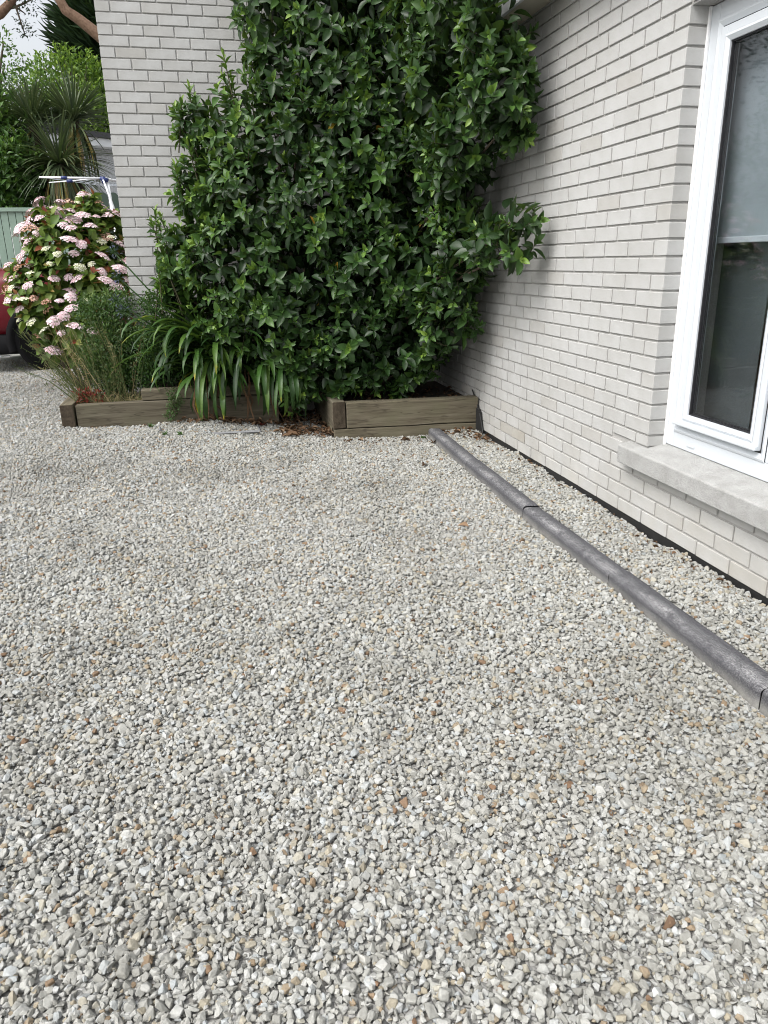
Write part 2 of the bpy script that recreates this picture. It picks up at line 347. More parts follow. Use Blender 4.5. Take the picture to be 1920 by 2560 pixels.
gme = bpy.data.meshes.new('gravel'); gme.vertices.add(n); gme.vertices.foreach_set('co', np.stack([X, Y, Z], 1).ravel())
for nm, ty, arr, ke in (('rot', 'FLOAT_VECTOR', rot.ravel(), 'vector'), ('siz', 'FLOAT', Ls, 'value'), ('idx', 'INT', RNG.integers(0, 14, n), 'value')):
    a = gme.attributes.new(nm, ty, 'POINT'); a.data.foreach_set(ke, arr)
gravel = put('gravel', gme, M['stone']); gravel['kind'] = 'stuff'; gravel['label'] = 'loose pale grey and tan stone chippings covering the drive'; gravel['category'] = 'gravel'
ng = bpy.data.node_groups.new('chippings', 'GeometryNodeTree')
ng.interface.new_socket('Geometry', in_out='INPUT', socket_type='NodeSocketGeometry'); ng.interface.new_socket('Geometry', in_out='OUTPUT', socket_type='NodeSocketGeometry')
gi = ng.nodes.new('NodeGroupInput'); go = ng.nodes.new('NodeGroupOutput'); iop = ng.nodes.new('GeometryNodeInstanceOnPoints')
ci = ng.nodes.new('GeometryNodeCollectionInfo'); ci.inputs['Collection'].default_value = stones; ci.inputs['Separate Children'].default_value = True; ci.inputs['Reset Children'].default_value = True
def nattr(nm, ty):
    a = ng.nodes.new('GeometryNodeInputNamedAttribute'); a.data_type = ty; a.inputs['Name'].default_value = nm
    return [o for o in a.outputs if o.enabled and o.name == 'Attribute'][0]
er = ng.nodes.new('FunctionNodeEulerToRotation')
ng.links.new(gi.outputs[0], iop.inputs['Points']); ng.links.new(ci.outputs[0], iop.inputs['Instance']); iop.inputs['Pick Instance'].default_value = True
ng.links.new(nattr('idx', 'INT'), iop.inputs['Instance Index']); ng.links.new(nattr('rot', 'FLOAT_VECTOR'), er.inputs[0]); ng.links.new(er.outputs[0], iop.inputs['Rotation'])
ng.links.new(nattr('siz', 'FLOAT'), iop.inputs['Scale']); ng.links.new(iop.outputs[0], go.inputs[0])
gravel.modifiers.new('chippings', 'NODES').node_group = ng

# ------------------------------------------------------------------ house: two brick walls, window, eaves
house = empty('house', (2.2, 6.9, 0), 'pale brick house with an inner corner and a white framed window', 'house')
DEP, BL, BH, RC = .1025, .215, .065, .008                # brick depth, length, height, joint recess
bricks = []                                               # (wall, centre, size)
ztop = 3.103
for k in range(-8, 41):                                    # far wall, facing the camera
    z0 = ztop-.075*k; x = XL; first = DEP if k % 2 == 0 else BL
    while x < XR+.02:
        w = first; first = BL; x1 = min(x+w, XR+.10)
        bricks.append(('far', ((x+x1)/2, YW+DEP/2, z0+BH/2), (x1-x, DEP, BH))); x = x1+.01
WY0 = 1.30                                                # other side of the window opening
for k in range(-6, 30):                                    # right wall, along the drive
    z0 = 2.206-.075*k
    inwin = .40 < z0+BH/2 < 2.265
    ph = .1125 if k % 2 else 0.0
    js = YC-.005+.1125+ph+.225*np.arange(-20, 17)          # joint centres on this course
    for a, b in zip(js[:-1], js[1:]):
        y0, y1 = a+.005, b-.005
        if inwin:
            if y1 <= YC+.02 and y0 >= WY0: continue
            y0 = max(y0, YC) if y1 > YC else y0
            if y1 < YC: y1 = min(y1, WY0)
            if y1-y0 < .03: continue
        y1 = min(y1, YW-.002)
        if y1-y0 < .02: continue
        zz0, zz1 = z0, z0+BH
        if inwin and zz0 < .445 and y0 < 3.31 and y0 > 1.1: zz0 = max(zz0, .425)
        if not inwin and z0 > .30 and z0 < .41 and y0 < 3.30: continue
        if zz1-zz0 < .015: continue
        bricks.append(('right', (XR+DEP/2, (y0+y1)/2, (zz0+zz1)/2), (DEP, y1-y0, zz1-zz0)))
core = MB(); core.box((XL+RC, YW+RC, -.3), (XR+.6, YW+.32, 3.75)); core.box((XL+RC, YW+.32, -.3), (XL+.3, 9.0, 3.75)); core.box((XL+.3, 8.7, -.3), (6, 9.0, 3.75))
wall_far = build('wall', core, M['mortar'], house)
core = MB()
core.box((XR+RC, -2.6, -.02), (XR+.30, YW+.006, .312)); core.box((XR+RC, YC+RC, .312), (XR+.30, YW+.006, 2.271)); core.box((XR+RC, -2.6, 2.271), (XR+.30, YW+.006, 2.70)); core.box((XR+RC, -2.6, .312), (XR+.30, WY0-RC, 2.271))
wall_right = build('wall', core, M['mortar'], house)
P = np.array([b[1] for b in bricks]); S = np.array([b[2] for b in bricks])
pj = project(P)
facing = np.array([1.0 if b[0] == 'right' else 0 for b in bricks])
area = np.where(facing > 0, S[:, 1]*S[:, 2]*np.abs(P[:, 0])/np.linalg.norm(P-[0, 0, CAMZ], axis=1), S[:, 0]*S[:, 2]*np.abs(P[:, 1])/np.linalg.norm(P-[0, 0, CAMZ], axis=1))/pj[:, 2]**2
OUT = np.array([(567, -50), (585, 70), (650, 185), (545, 190), (420, 295), (430, 450), (420, 545), (375, 610), (370, 800), (150, 900), (150, 1100), (1195, 1080), (1195, 985), (1155, 915), (1225, 845), (1240, 750), (1377, 613), (1354, 497), (1227, 510), (1244, 428), (1331, 347), (1371, 335), (1348, 230), (1371, 140), (1348, -50)], float)
def inside(pt, poly):
    x, y = pt; c = False; j = len(poly)-1
    for i in range(len(poly)):
        if (poly[i, 1] > y) != (poly[j, 1] > y) and x < (poly[j, 0]-poly[i, 0])*(y-poly[i, 1])/(poly[j, 1]-poly[i, 1])+poly[i, 0]: c = not c
        j = i
    return c
vis = (pj[:, 0] > -5) & (pj[:, 0] < 1945) & (pj[:, 1] > -15) & (pj[:, 1] < 2560) & (pj[:, 2] > .3)
vis &= ~np.array([inside(p[:2], OUT) for p in pj])
order = np.argsort(np.where(vis, -area, 0)); single = set(order[:300][vis[order[:300]]])
def brick_mesh(size, tint, rng):
    import bmesh
    me = bpy.data.meshes.new('brick'); bm = bmesh.new(); bmesh.ops.create_cube(bm, size=1)
    for v in bm.verts: v.co = Vector((v.co.x*size[0], v.co.y*size[1], v.co.z*size[2])) + Vector(rng.uniform(-.0008, .0008, 3))
    bmesh.ops.bevel(bm, geom=bm.edges[:], offset=.0022, segments=1, affect='EDGES')
    bm.to_mesh(me); bm.free(); me.materials.append(M['brick'])
    a = me.attributes.new('tint', 'FLOAT', 'POINT'); a.data.foreach_set('value', np.full(len(me.vertices), tint)); return me
cache = {}; rest = {'far': MB(), 'right': MB()}
for i, (w, c, s) in enumerate(bricks):
    par = wall_far if w == 'far' else wall_right
    t = float(np.clip(RNG.normal(.55, .15), .22, 1)); stain = w == 'right' and abs(c[1]-4.78)+abs(c[2]-.14)*2 < .17; draw = RNG.uniform(0, .1) if (w == 'right' and (stain or RNG.random() < .0015)) else 0; t = .06+draw*.5 if stain else t; jit = RNG.uniform(-.0012, .0012)
    c = (c[0]+(jit if w == 'right' else 0), c[1]+(jit if w == 'far' else 0), c[2])
    if i in single:
        key = (w, tuple(np.round(s, 3)), int(t*20))
        if key not in cache: cache[key] = brick_mesh(s, t, RNG)
        put('brick', cache[key], M['brick'], par, c)
    else:
        h = np.array(s)/2; rest[w].box(np.array(c)-h, np.array(c)+h, t)
build('brickwork', rest['far'], M['brick'], wall_far, kind='stuff'); build('brickwork', rest['right'], M['brick'], wall_right, kind='stuff')
mb = MB(); mb.box((XR+.004, -2.6, -.06), (XR+.06, YW, .0285)); build('damp_membrane', mb, M['black'], wall_right)
# eaves above the right wall
mb = MB(); mb.box((1.86, -2.6, 2.665), (2.35, 6.69, 2.68)); build('soffit', mb, M['soffit'], house)
mb = MB(); mb.box((1.835, -2.6, 2.655), (1.858, 6.69, 2.83)); build('fascia', mb, M['white'], house)
mb = MB(); mb.add([(1.80, -2.6, 2.84), (1.80, 6.69, 2.84), (5.5, 6.69, 4.6), (5.5, -2.6, 4.6), (1.80, -2.6, 2.87), (1.80, 6.69, 2.87), (5.5, 6.69, 4.64), (5.5, -2.6, 4.64)],
                  [[[0, 1, 2, 3], [7, 6, 5, 4], [0, 4, 5, 1], [1, 5, 6, 2], [2, 6, 7, 3], [3, 7, 4, 0]]]); build('roof', mb, M['slate'], house)
# window: outer frame, opening sash, fixed light, glass, sill
XF = 2.125
def ring(mb, x0, x1, ya, yb, za, zb, w, wb=None):
    wb = wb or w
    mb.box((x0, ya, za), (x1, ya+w, zb)); mb.box((x0, yb-w, za), (x1, yb, zb)); mb.box((x0, ya+w, za), (x1, yb-w, za+wb)); mb.box((x0, ya+w, zb-w), (x1, yb-w, zb))
mb = MB(); ring(mb, XF, XF+.07, WY0, YC-.002, .436, 2.268, .064, .074)
window = build('window', mb, M['upvc'], house, bevel=.004); window['label'] = 'white plastic window with an opening sash and roller blind'
mb = MB(); mb.box((XF-.001, 2.400, .510), (XF+.069, 2.455, 2.204)); build('mullion', mb, M['upvc'], window, bevel=.004)
def bead(x0, x1, ya, yb, za, zb, w):                       # a sloped moulding round a rectangle: proud outside edge falling inwards
    mb = MB(); R0 = [(ya, za), (yb, za), (yb, zb), (ya, zb)]; R1 = [(ya+w*.35, za+w*.35), (yb-w*.35, za+w*.35), (yb-w*.35, zb-w*.35), (ya+w*.35, zb-w*.35)]; R2 = [(ya+w, za+w), (yb-w, za+w), (yb-w, zb-w), (ya+w, zb-w)]
    V = [(x0+.004, y, z) for y, z in R0]+[(x0, y, z) for y, z in R1]+[(x0+.010, y, z) for y, z in R2]+[(x1, y, z) for y, z in R2]+[(x1, y, z) for y, z in R0]
    mb.add(V, [[[k*4+j, k*4+(j+1) % 4, (k+1)*4+(j+1) % 4, (k+1)*4+j] for k in range(4) for j in range(4)]]); return mb
build('bead', bead(XF-.008, XF+.02, 2.455, YC-.064, .510, 2.206, .030), M['upvc'], window)
mb = MB(); ring(mb, XF+.003, XF+.04, 2.484, YC-.092, .538, 2.178, .014); build('gasket', mb, M['seal'], window)
mb = MB(); ring(mb, XF-.014, XF+.05, 2.493, YC-.104, .549, 2.168, .044, .040); sash = build('sash', mb, M['upvc'], window, bevel=.004)
build('bead', bead(XF-.020, XF+.02, 2.524, YC-.138, .580, 2.136, .026), M['upvc'], sash)
mb = MB(); ring(mb, XF-.002, XF+.012, 2.548, YC-.162, .604, 2.112, .008); build('gasket', mb, M['seal'], sash)
mb = MB(); ring(mb, XF+.0, XF+.045, WY0+.075, 2.388, .524, 2.182, .06); build('fixed_frame', mb, M['upvc'], window, bevel=.006)
mb = MB(); mb.box((XF+.005, 2.545, .60), (XF+.009, YC-.158, 2.116)); build('pane', mb, M['glass'], sash)
mb = MB(); mb.box((XF+.025, 2.545, .60), (XF+.029, YC-.158, 2.116)); build('pane', mb, M['glass'], sash)
mb = MB(); ring(mb, XF+.0095, XF+.0245, 2.548, YC-.162, .604, 2.112, .012); build('spacer', mb, M['seal'], sash)
mb = MB(); mb.box((XF+.008, WY0+.13, .58), (XF+.012, 2.335, 2.126)); build('pane', mb, M['glass'], window)
mb = MB(); mb.box((XF-.036, 2.485, .552), (XF-.015, 3.050, .574)); build('drip_bar', mb, M['upvc'], sash, bevel=.006)
mb = MB(); mb.box((XF-.006, 2.905, .461), (XF+.001, 2.960, .471)); build('drain_cap', mb, M['upvc'], window, bevel=.002)
mb = MB(); mb.box((XF-.010, YC-.012, .425), (XF-.001, YC+.002, 2.268)); build('sealant', mb, M['white'], window)
mb = MB(); ya, yb = 1.05, 3.302
prof = [(1.968, .313), (1.968, .398), (1.974, .405), (XF+.03, .438), (XF+.03, .345), (XR+.02, .313)]
V = [(x, y, z) for y in (ya, yb) for x, z in prof]; m_ = len(prof)
mb.add(V, [[[i, (i+1) % m_, m_+(i+1) % m_, m_+i] for i in range(m_)], [list(range(m_))[::-1]], [list(range(m_, 2*m_))]])
build('sill', mb, M['sill'], window, bevel=.004)
mb = MB(); mb.box((2.40, 1.2, .30), (5.2, 1.25, 2.5)); mb.box((2.40, 4.3, .30), (5.2, 4.35, 2.5)); mb.box((5.2, 1.2, .30), (5.25, 4.35, 2.5)); mb.box((2.34, 1.2, .25), (5.25, 4.35, .30)); mb.box((2.34, 1.2, 2.5), (5.25, 4.35, 2.55)); mb.box((2.335, YC+.0, .3), (2.40, 4.35, 2.5)); build('room_lining', mb, M['room'], window)
mb = MB(); mb.box((XF+.10, 1.40, 1.375), (XF+.102, 3.08, 2.27)); blind = build('roller_blind', mb, M['blind'], window)
mb = MB(); mb.box((XF+.094, 1.40, 1.352), (XF+.108, 3.08, 1.377)); build('blind_bar', mb, M['upvc'], blind, bevel=.003)
mb = MB(); ys = np.linspace(2.80, 3.12, 60); xs = 2.31+.002*np.sin(ys*30)
V = np.concatenate([np.stack([xs, ys, np.full(60, .42)], 1), np.stack([xs, ys, np.full(60, 2.2)], 1)])
mb.add(V, [[[i, i+1, 61+i, 60+i] for i in range(59)]]); build('curtain', mb, M['curtain'], window, smooth=True)

# ------------------------------------------------------------------ kerb stones
klab = ['dark grey concrete kerb butting against the timber planter', 'dark grey concrete kerb second from the timber planter', 'dark grey worn kerb lying level with the window sill end',
        'dark grey kerb with long pale scuffed crown below the window', 'dark grey kerb cut off by the right edge of the photo', 'dark grey kerb nearest the viewer beyond the right edge']
prof = [(-.052, -.12), (-.052, .026), (-.052, .0305)]
prof += [(-.052+.020*(1-math.cos(a)), .034+.020*math.sin(a)) for a in np.linspace(0, math.pi/2, 6)] + [(-.029, .0541), (-.022, .0541), (.027, .0503), (.032, .0502)]
prof += [(.047-.014*(1-math.sin(a)), .036+.014*math.cos(a)) for a in np.linspace(0, math.pi/2, 5)] + [(.047, .034), (.047, .028), (.047, -.12)]
prof = np.array(prof); crown = np.exp(-((prof[:, 0]+.028)/.020)**2)
for i in range(5):
    p0, p1 = KERB[i], KERB[i+1]; d = unit(p1-p0); nrm = np.array([-d[1], d[0]])*(1 if -d[1] > 0 else -1)
    p0 = p0+d*.003; p1 = p1-d*.003; mb = MB(); m_ = len(prof); rings = []; T = []
    ts = [0, .004, *np.linspace(.06, .94, 12), .996, 1]
    for t in ts:
        q = p0+(p1-p0)*t; sh = .95 if t in (0, 1) else 1
        rings.append(np.stack([q[0]+nrm[0]*prof[:, 0]*sh, q[1]+nrm[1]*prof[:, 0]*sh, np.where(prof[:, 1] > 0, prof[:, 1]*sh, prof[:, 1])+.004*math.sin(i*2.1)], 1)+RNG.normal(0, .0006, (m_, 3))); T.append(crown)
    mb.add(np.vstack(rings), [[[a*m_+j, a*m_+j+1, (a+1)*m_+j+1, (a+1)*m_+j] for a in range(len(ts)-1) for j in range(m_-1)], [list(range(m_))], [list(range((len(ts)-1)*m_, len(ts)*m_))[::-1]]], np.concatenate(T))
    q = (p0+p1)/2
    o = build('kerb_stone', mb, M['kerb'], None, smooth=True, pos=(q[0], q[1], 0)); tag(o, klab[i], 'kerb', 'dark kerb stones edging the gravel')

# ------------------------------------------------------------------ timber planters
def sleeper(par, p0, p1, z0, z1, th, tint=.5, name='sleeper'):
    """a beam whose outer face runs from p0 to p1; mesh is local with its length along X"""
    p0 = np.array(p0, float); p1 = np.array(p1, float); L = np.linalg.norm(p1-p0); a = math.atan2(p1[1]-p0[1], p1[0]-p0[0])
    mb = MB(); nseg = 7; xs = np.linspace(0, L, nseg); V = []
    for x in xs:
        for y, z in ((0, 0), (th, 0), (th, z1-z0), (0, z1-z0)):
            V.append((x+RNG.normal(0, .001), y+RNG.normal(0, .0012), z+RNG.normal(0, .0016)))
    F = [[i*4+j, (i+1)*4+j, (i+1)*4+(j+1) % 4, i*4+(j+1) % 4] for i in range(nseg-1) for j in range(4)]
    mb.add(V, [F, [[0, 1, 2, 3]], [[(nseg-1)*4+3, (nseg-1)*4+2, (nseg-1)*4+1, (nseg-1)*4]]])
    me = mb.mesh(name); me.materials.append(M['timber']); me.materials.append(M['endgrain']); me.polygons[len(me.polygons)-1].material_index = 1; o = put(name, me, M['timber'], par, (p0[0], p0[1], z0), bevel=.005); o.rotation_euler = (0, 0, a); return o
plr = empty('timber_planter', (1.4, 5.9, 0), 'weathered timber sleeper planter against the right wall at the end of the kerb', 'planter')
sleeper(plr, (.872, 5.575), (2.018, 5.480), -.11, .070, .10)
sleeper(plr, (.974, 5.572), (2.018, 5.490), .076, .272, .10)
sleeper(plr, (.866, 6.66), (.866, 5.58), .075, .283, .10)       # side beam seen end-on
sleeper(plr, (.872, 6.66), (.872, 5.69), -.11, .072, .10)
mb = MB(); mb.box((.96, 5.64, .02), (2.02, 6.68, .225)); so = build('soil', mb, M['soil'], plr)
pll = empty('timber_planter', (-.4, 6.4, .1), 'low stepped sleeper planter under the strap-leaved plants and hydrangea', 'planter')
sleeper(pll, (-1.198, 6.86), (-1.198, 6.135), -.02, .286, .102)  # side beam seen end-on
sleeper(pll, (-1.083, 6.15), (.50, 6.135), -.02, .275, .09)
sleeper(pll, (-.578, 6.165), (.50, 6.16), .280, .365, .10)
sleeper(pll, (-.578, 6.66), (-.578, 6.275), .279, .36, .10)
sleeper(pll, (.50, 6.16), (.50, 6.66), -.02, .362, .10)
mb = MB(); mb.box((-1.09, 6.24, .05), (-.48, 6.685, .235)); mb.box((-1.1, 6.685, .05), (-.62, 6.95, .235)); mb.box((-.48, 6.26, .05), (.42, 6.685, .325)); build('soil', mb, M['soil'], pll)

# ------------------------------------------------------------------ foliage tools
def leaf_tpl(nseg=4, fold=.35, curl=.25, peak=.45, tip=1.0):
    t = np.linspace(0, 1, nseg+1); w = np.sin(math.pi*np.clip(t, .0, 1)**(math.log(.5)/math.log(peak)))**tip; w = np.maximum(w, .03)*.5
    z = -curl*t*t
    V = np.concatenate([[(-a, y, zz+fold*a), (0, y, zz), (a, y, zz+fold*a)] for a, y, zz in zip(w, t, z)])
    F = [[3*i+j, 3*i+j+1, 3*i+j+4, 3*i+j+3] for i in range(nseg) for j in (0, 1)]
    return np.array(V), np.array(F)
def frame(d, up):
    y = unit(d); z = np.asarray(up, float); z = z-y*(z@y); z = unit(z) if np.linalg.norm(z) > 1e-4 else unit(np.cross(y, [1, .2, .1])); x = np.cross(y, z)
    return np.stack([x, y, z])                             # rows
class Leaves:
    """a list of leaves: position, frame rows, length, width, tint"""
    def __init__(s): s.p = []; s.R = []; s.l = []; s.w = []; s.t = []
    def add(s, p, d, up, l, w, t): s.p.append(np.asarray(p, float)); s.R.append(frame(d, up)); s.l.append(l); s.w.append(w); s.t.append(min(max(t, 0), 1))
    def into(s, mb, tpl, idx=None):
        idx = np.arange(len(s.p)) if idx is None else np.array(idx)
        if not len(idx): return
        V, F = tpl; P = np.array(s.p)[idx]; R = np.array(s.R)[idx]; l = np.array(s.l)[idx]; w = np.array(s.w)[idx]
        sc_ = np.stack([w, l, l], 1); W = (V[None]*sc_[:, None, :]) @ R + P[:, None]
        n_, m_ = W.shape[:2]; FF = (F[None]+(np.arange(n_)*m_)[:, None, None]).reshape(-1, F.shape[1])
        mb.add(W.reshape(-1, 3), [FF], np.repeat(np.array(s.t)[idx], m_))
def rdir(): return unit(RNG.normal(size=3))
def blob_pts(blobs, n, lo=.85, hi=1.05, deep=.8):
    B = np.array(blobs, float); pr_ = B[:, 3]**2; pr_ /= pr_.sum(); out = []
    while len(out) < n:
        k = RNG.choice(len(B), p=pr_); d = rdir(); p = B[k, :3]+d*B[k, 3]*rr(lo, hi)
        q = np.linalg.norm(p-B[:, :3], axis=1)/B[:, 3]; q[k] = 9
        if q.min() < deep: 
            if RNG.random() < .93: continue
        out.append((p, d))
    return out
UP = np.array([0, 0, 1.0])
def sprig(L, p, a, n, l0, tint0, th=(18, 95), asp=.43, gap=.011, droop=.25):
    u = unit(np.cross(a, [.3, .8, .5])); v = np.cross(a, u); ph = rr(0, 6.28)
    for i in range(n):
        f = i/max(1, n-1); th_ = math.radians(th[0]+(th[1]-th[0])*f+rr(-12, 12)); ph += 2.4+rr(-.25, .25)
        d = math.cos(th_)*a+math.sin(th_)*(math.cos(ph)*u+math.sin(ph)*v); d = unit(d-UP*droop*f)
        l = l0*(.62+.38*min(1, f*2.2))*rr(.85, 1.12)
        L.add(p-a*gap*i, d, a+.35*rdir(), l, l*asp*rr(.88, 1.12), tint0+(.38*(1-f)**3)+rr(-.16, .16))
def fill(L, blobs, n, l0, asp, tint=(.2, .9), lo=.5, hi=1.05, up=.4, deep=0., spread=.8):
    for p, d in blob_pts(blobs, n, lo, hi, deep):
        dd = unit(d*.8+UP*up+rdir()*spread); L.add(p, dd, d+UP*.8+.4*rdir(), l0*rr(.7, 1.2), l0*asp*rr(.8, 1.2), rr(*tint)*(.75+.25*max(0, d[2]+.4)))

# ------------------------------------------------------------------ the big laurel in the corner
LB = [(0.63,6.10,2.96,0.31),(1.02,6.00,3.00,0.42),(1.46,5.90,2.97,0.45),(1.60,5.08,2.78,0.34),(1.70,4.43,2.53,0.23),(1.62,4.51,2.81,0.30),(1.26,6.00,3.32,0.50),(0.72,6.20,3.31,0.34),(1.62,5.90,3.41,0.40),(0.71,6.10,2.60,0.30),(1.08,5.95,2.57,0.43),(1.46,5.85,2.54,0.43),(1.62,5.04,2.38,0.32),(1.73,4.44,2.21,0.23),(0.06,6.35,2.27,0.20),(0.35,6.20,2.23,0.31),(0.75,6.05,2.16,0.41),(1.20,5.90,2.12,0.44),(1.55,5.80,2.09,0.42),(1.68,4.87,2.08,0.28),(1.80,4.48,2.06,0.16),(0.10,6.30,1.80,0.29),(0.43,6.10,1.76,0.39),(0.89,5.95,1.69,0.45),(1.36,5.85,1.68,0.45),(1.60,5.62,1.66,0.28),(-0.08,6.30,1.37,0.28),(0.27,6.10,1.30,0.43),(0.75,5.95,1.26,0.46),(1.23,5.85,1.25,0.46),(1.58,5.75,1.25,0.40),(1.73,5.08,1.30,0.20),(1.76,4.66,1.40,0.18),(1.85,4.36,1.52,0.12),(1.85,4.38,1.37,0.12),(0.21,6.15,0.94,0.35),(0.60,6.00,0.85,0.41),(1.13,5.90,0.81,0.44),(1.54,5.80,0.86,0.41),(1.70,5.32,0.92,0.25),(1.72,5.28,1.15,.22),(0.62,5.95,0.48,0.24),(0.92,5.85,0.51,0.26),(1.27,5.85,0.54,0.27),(1.60,5.85,0.65,0.29),(0.64,5.90,0.26,0.12),(-0.23,6.35,1.13,0.17),(0.59,6.00,0.63,0.29),(.18,6.38,.62,.24),(-.05,6.42,.85,.22),(1.70,5.12,1.84,.24),(1.72,5.2,1.52,.21),(1.45,5.80,.45,.20),(1.60,5.45,1.95,.26)]
LB = [tuple(b[:3])+(b[3]*.93,) for b in LB]
laurel = empty('laurel_shrub', (1.3, 6.15, .22), 'tall dense glossy green laurel shrub filling the corner of the walls', 'shrub')
LV = Leaves(); tw = MB(); nsp = 0
hollow = [p for p, d in blob_pts(LB, 200, .95, 1.0, .9) if d[1] < -.2][:24]; hollow_r = [rr(.08, .17) for _ in hollow]
for p, d in blob_pts(LB, 2100, .84, 1.16, .80):
    if d[1] > .55 and RNG.random() < .8: continue
    if p[0] > 1.955 or p[1] > 6.6 or p[2] < .12 or (p[2] > 2.56 and p[0] > 1.76): continue
    if any(np.linalg.norm(p-h_) < r_ for h_, r_ in zip(hollow, hollow_r)): continue
    a = unit(d*.9+UP*rr(.0, .6)+rdir()*.34+np.array([0, -.2, 0]))
    if p[0] > 1.88: a = unit(a*[.2, 1, 1])
    if p[1] > 6.45: a = unit(a*[1, .2, 1])
    young_or_lit = RNG.random() < (.6 if p[0] < .45 else .2)  # pale young tips; more on the left, painting its lit side into the tint
    sprig(LV, p, a, int(RNG.integers(7, 12)), rr(.066, .108), (.58 if young_or_lit else rr(.2, .45)), (22, 102), .50)
    if nsp % 2 == 0: tw.tube([p-a*.16+rdir()*.02, p-a*.08, p+a*.01], [.004, .003, .002], 4, .5, False)
    nsp += 1
for (x, y, z, l) in ((-.16, 6.28, 2.03, .2), (-.05, 6.3, 2.42, .2), (.36, 6.25, 2.58, .2), (-.30, 6.30, 1.62, .2), (-.34, 6.3, 1.30, .2)  , (.02, 6.3, 2.1, .2)):
    for j in range(4):                                     # loose shoots that break the outline
        q = np.array([x, y, z])+RNG.normal(0, .05, 3); a = unit([rr(-.4, .2), rr(-.3, .1), 1.0]); q[0] = min(q[0], 1.93)
        sprig(LV, q, a, 10, .085, .66, (12, 75), .36, .017); tw.tube([q-a*.35, q-a*.1, q], [.005, .004, .002], 4, .5, False)
inner = [tuple(b[:3])+(b[3]*.80,) for b in LB]
fill(LV, inner, 4200, .11, .5, (.0, .35), .35, 1.0, .2, 0.)  # inner leaves tinted dark: interior shade put into the leaf colour
fill(LV, [(x, min(y+.25, 6.45), z, r*.9) for x, y, z, r in LB], 3800, .125, .55, (.0, .3), .2, 1.0, .1, 0.)  # back layer, also tinted dark to paint shade behind the hollows
LV.t = [min(t_, .94) if RNG.random() > .0015 else rr(.97, 1) for t_ in LV.t]
ok = [i for i, p in enumerate(LV.p) if p[0] < 1.985 and p[1] < 6.66 and p[2] > .05]
tips = np.array(LV.p)+np.array(LV.R)[:, 1]*np.array(LV.l)[:, None]
ok = [i for i in ok if tips[i, 0] < 2.015 and tips[i, 1] < 6.68 and tips[i, 2] > .03 and not (tips[i, 2] > 2.64 and tips[i, 0] > 1.82)]
cen = (np.array(LV.p)+tips)/2; pc = project(cen)           # pick the 300 leaves that show largest
nz = np.abs(np.einsum('ij,ij->i', np.array(LV.R)[:, 2], (np.array([0, 0, CAMZ])-cen)/np.linalg.norm(cen-[0, 0, CAMZ], axis=1)[:, None]))
cell = {}
for i in ok:
    if not (0 < pc[i, 0] < 1920 and 0 < pc[i, 1] < 1100): continue
    c = (int(pc[i, 0]//34), int(pc[i, 1]//34))
    if c not in cell or pc[i, 2] < pc[cell[c], 2]: cell[c] = i
cand = sorted(cell.values(), key=lambda i: -nz[i]*LV.l[i]*LV.w[i]/pc[i, 2]**2)[:300]; cs = set(cand)
TPL = leaf_tpl(5, .30, .16, .47, .85)
lm = {}
for i in cand:
    key = (int(LV.t[i]*11), int((LV.w[i]/LV.l[i]-.3)*20))
    if key not in lm:
        t1 = Leaves(); t1.add((0, 0, 0), (0, 1, 0), (0, 0, 1), 1, LV.w[i]/LV.l[i], LV.t[i]); b = MB(); t1.into(b, TPL); lm[key] = b.mesh('leaf', smooth=True)
    o = put('leaf', lm[key], M['laurel'], laurel, LV.p[i]); R = LV.R[i]
    o.rotation_euler = Matrix(R.T.tolist()).to_euler(); o.scale = (LV.l[i],)*3
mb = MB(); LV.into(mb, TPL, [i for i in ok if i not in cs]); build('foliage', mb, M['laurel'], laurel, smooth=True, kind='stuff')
build('twig', tw, M['twig'], laurel, kind='stuff')
mb = MB()
for k, b in enumerate(LB):
    if k % 2: continue
    s0 = np.array([1.3, 6.2, .2]) if b[0] > .8 else np.array([.62, 6.25, .1]); e = np.array(b[:3]); m1 = np.array([s0[0]*.5+e[0]*.5, max(e[1], 5.85)*.6+.4*s0[1], s0[2]*.35+e[2]*.65])
    mb.tube([s0, s0+(m1-s0)*.5+rdir()*.03, m1, e], [.035, .024, .014, .005], 7, .5, False)
build('branch', mb, M['bark'], laurel, smooth=True)

# ------------------------------------------------------------------ strap-leaved agapanthus
def strap(L, base, az, el, n=9, w=.036, arch=1.0, twist=0.):
    """points and width of one arching strap leaf"""
    p = np.array(base, float); pts = [p.copy()]; h = np.array([math.sin(az), -math.cos(az), 0]); e = el
    for i in range(n):
        e -= arch*(.05+.36*(i/n))*(9/n); p = p+(h*math.cos(e)+UP*math.sin(e))*L/n; pts.append(p.copy())
    return np.array(pts), h
def strap_mesh(pts, h, w, tint, tipt=None):
    mb = MB(); n_ = len(pts); T = np.gradient(pts, axis=0); side = unit(np.cross(h, UP)); V = []; tt = []
    for i in range(n_):
        f = i/(n_-1); ww = w*min(1, .55+f*2)*(1 if f < .65 else max(.04, 1-((f-.65)/.35)**1.8))*.5; t = unit(T[i]); nn = np.cross(side, t); nn = nn if nn[2] > 0 else -nn
        V += [pts[i]-side*ww+nn*ww*.45, pts[i], pts[i]+side*ww+nn*ww*.45]; q = tint if tipt is None else tint+(tipt-tint)*max(0, (f-.55)/.45); tt += [q]*3
    mb.add(V, [[[3*i+j, 3*i+j+1, 3*i+j+4, 3*i+j+3] for i in range(n_-1) for j in (0, 1)]], np.array(tt)); return mb
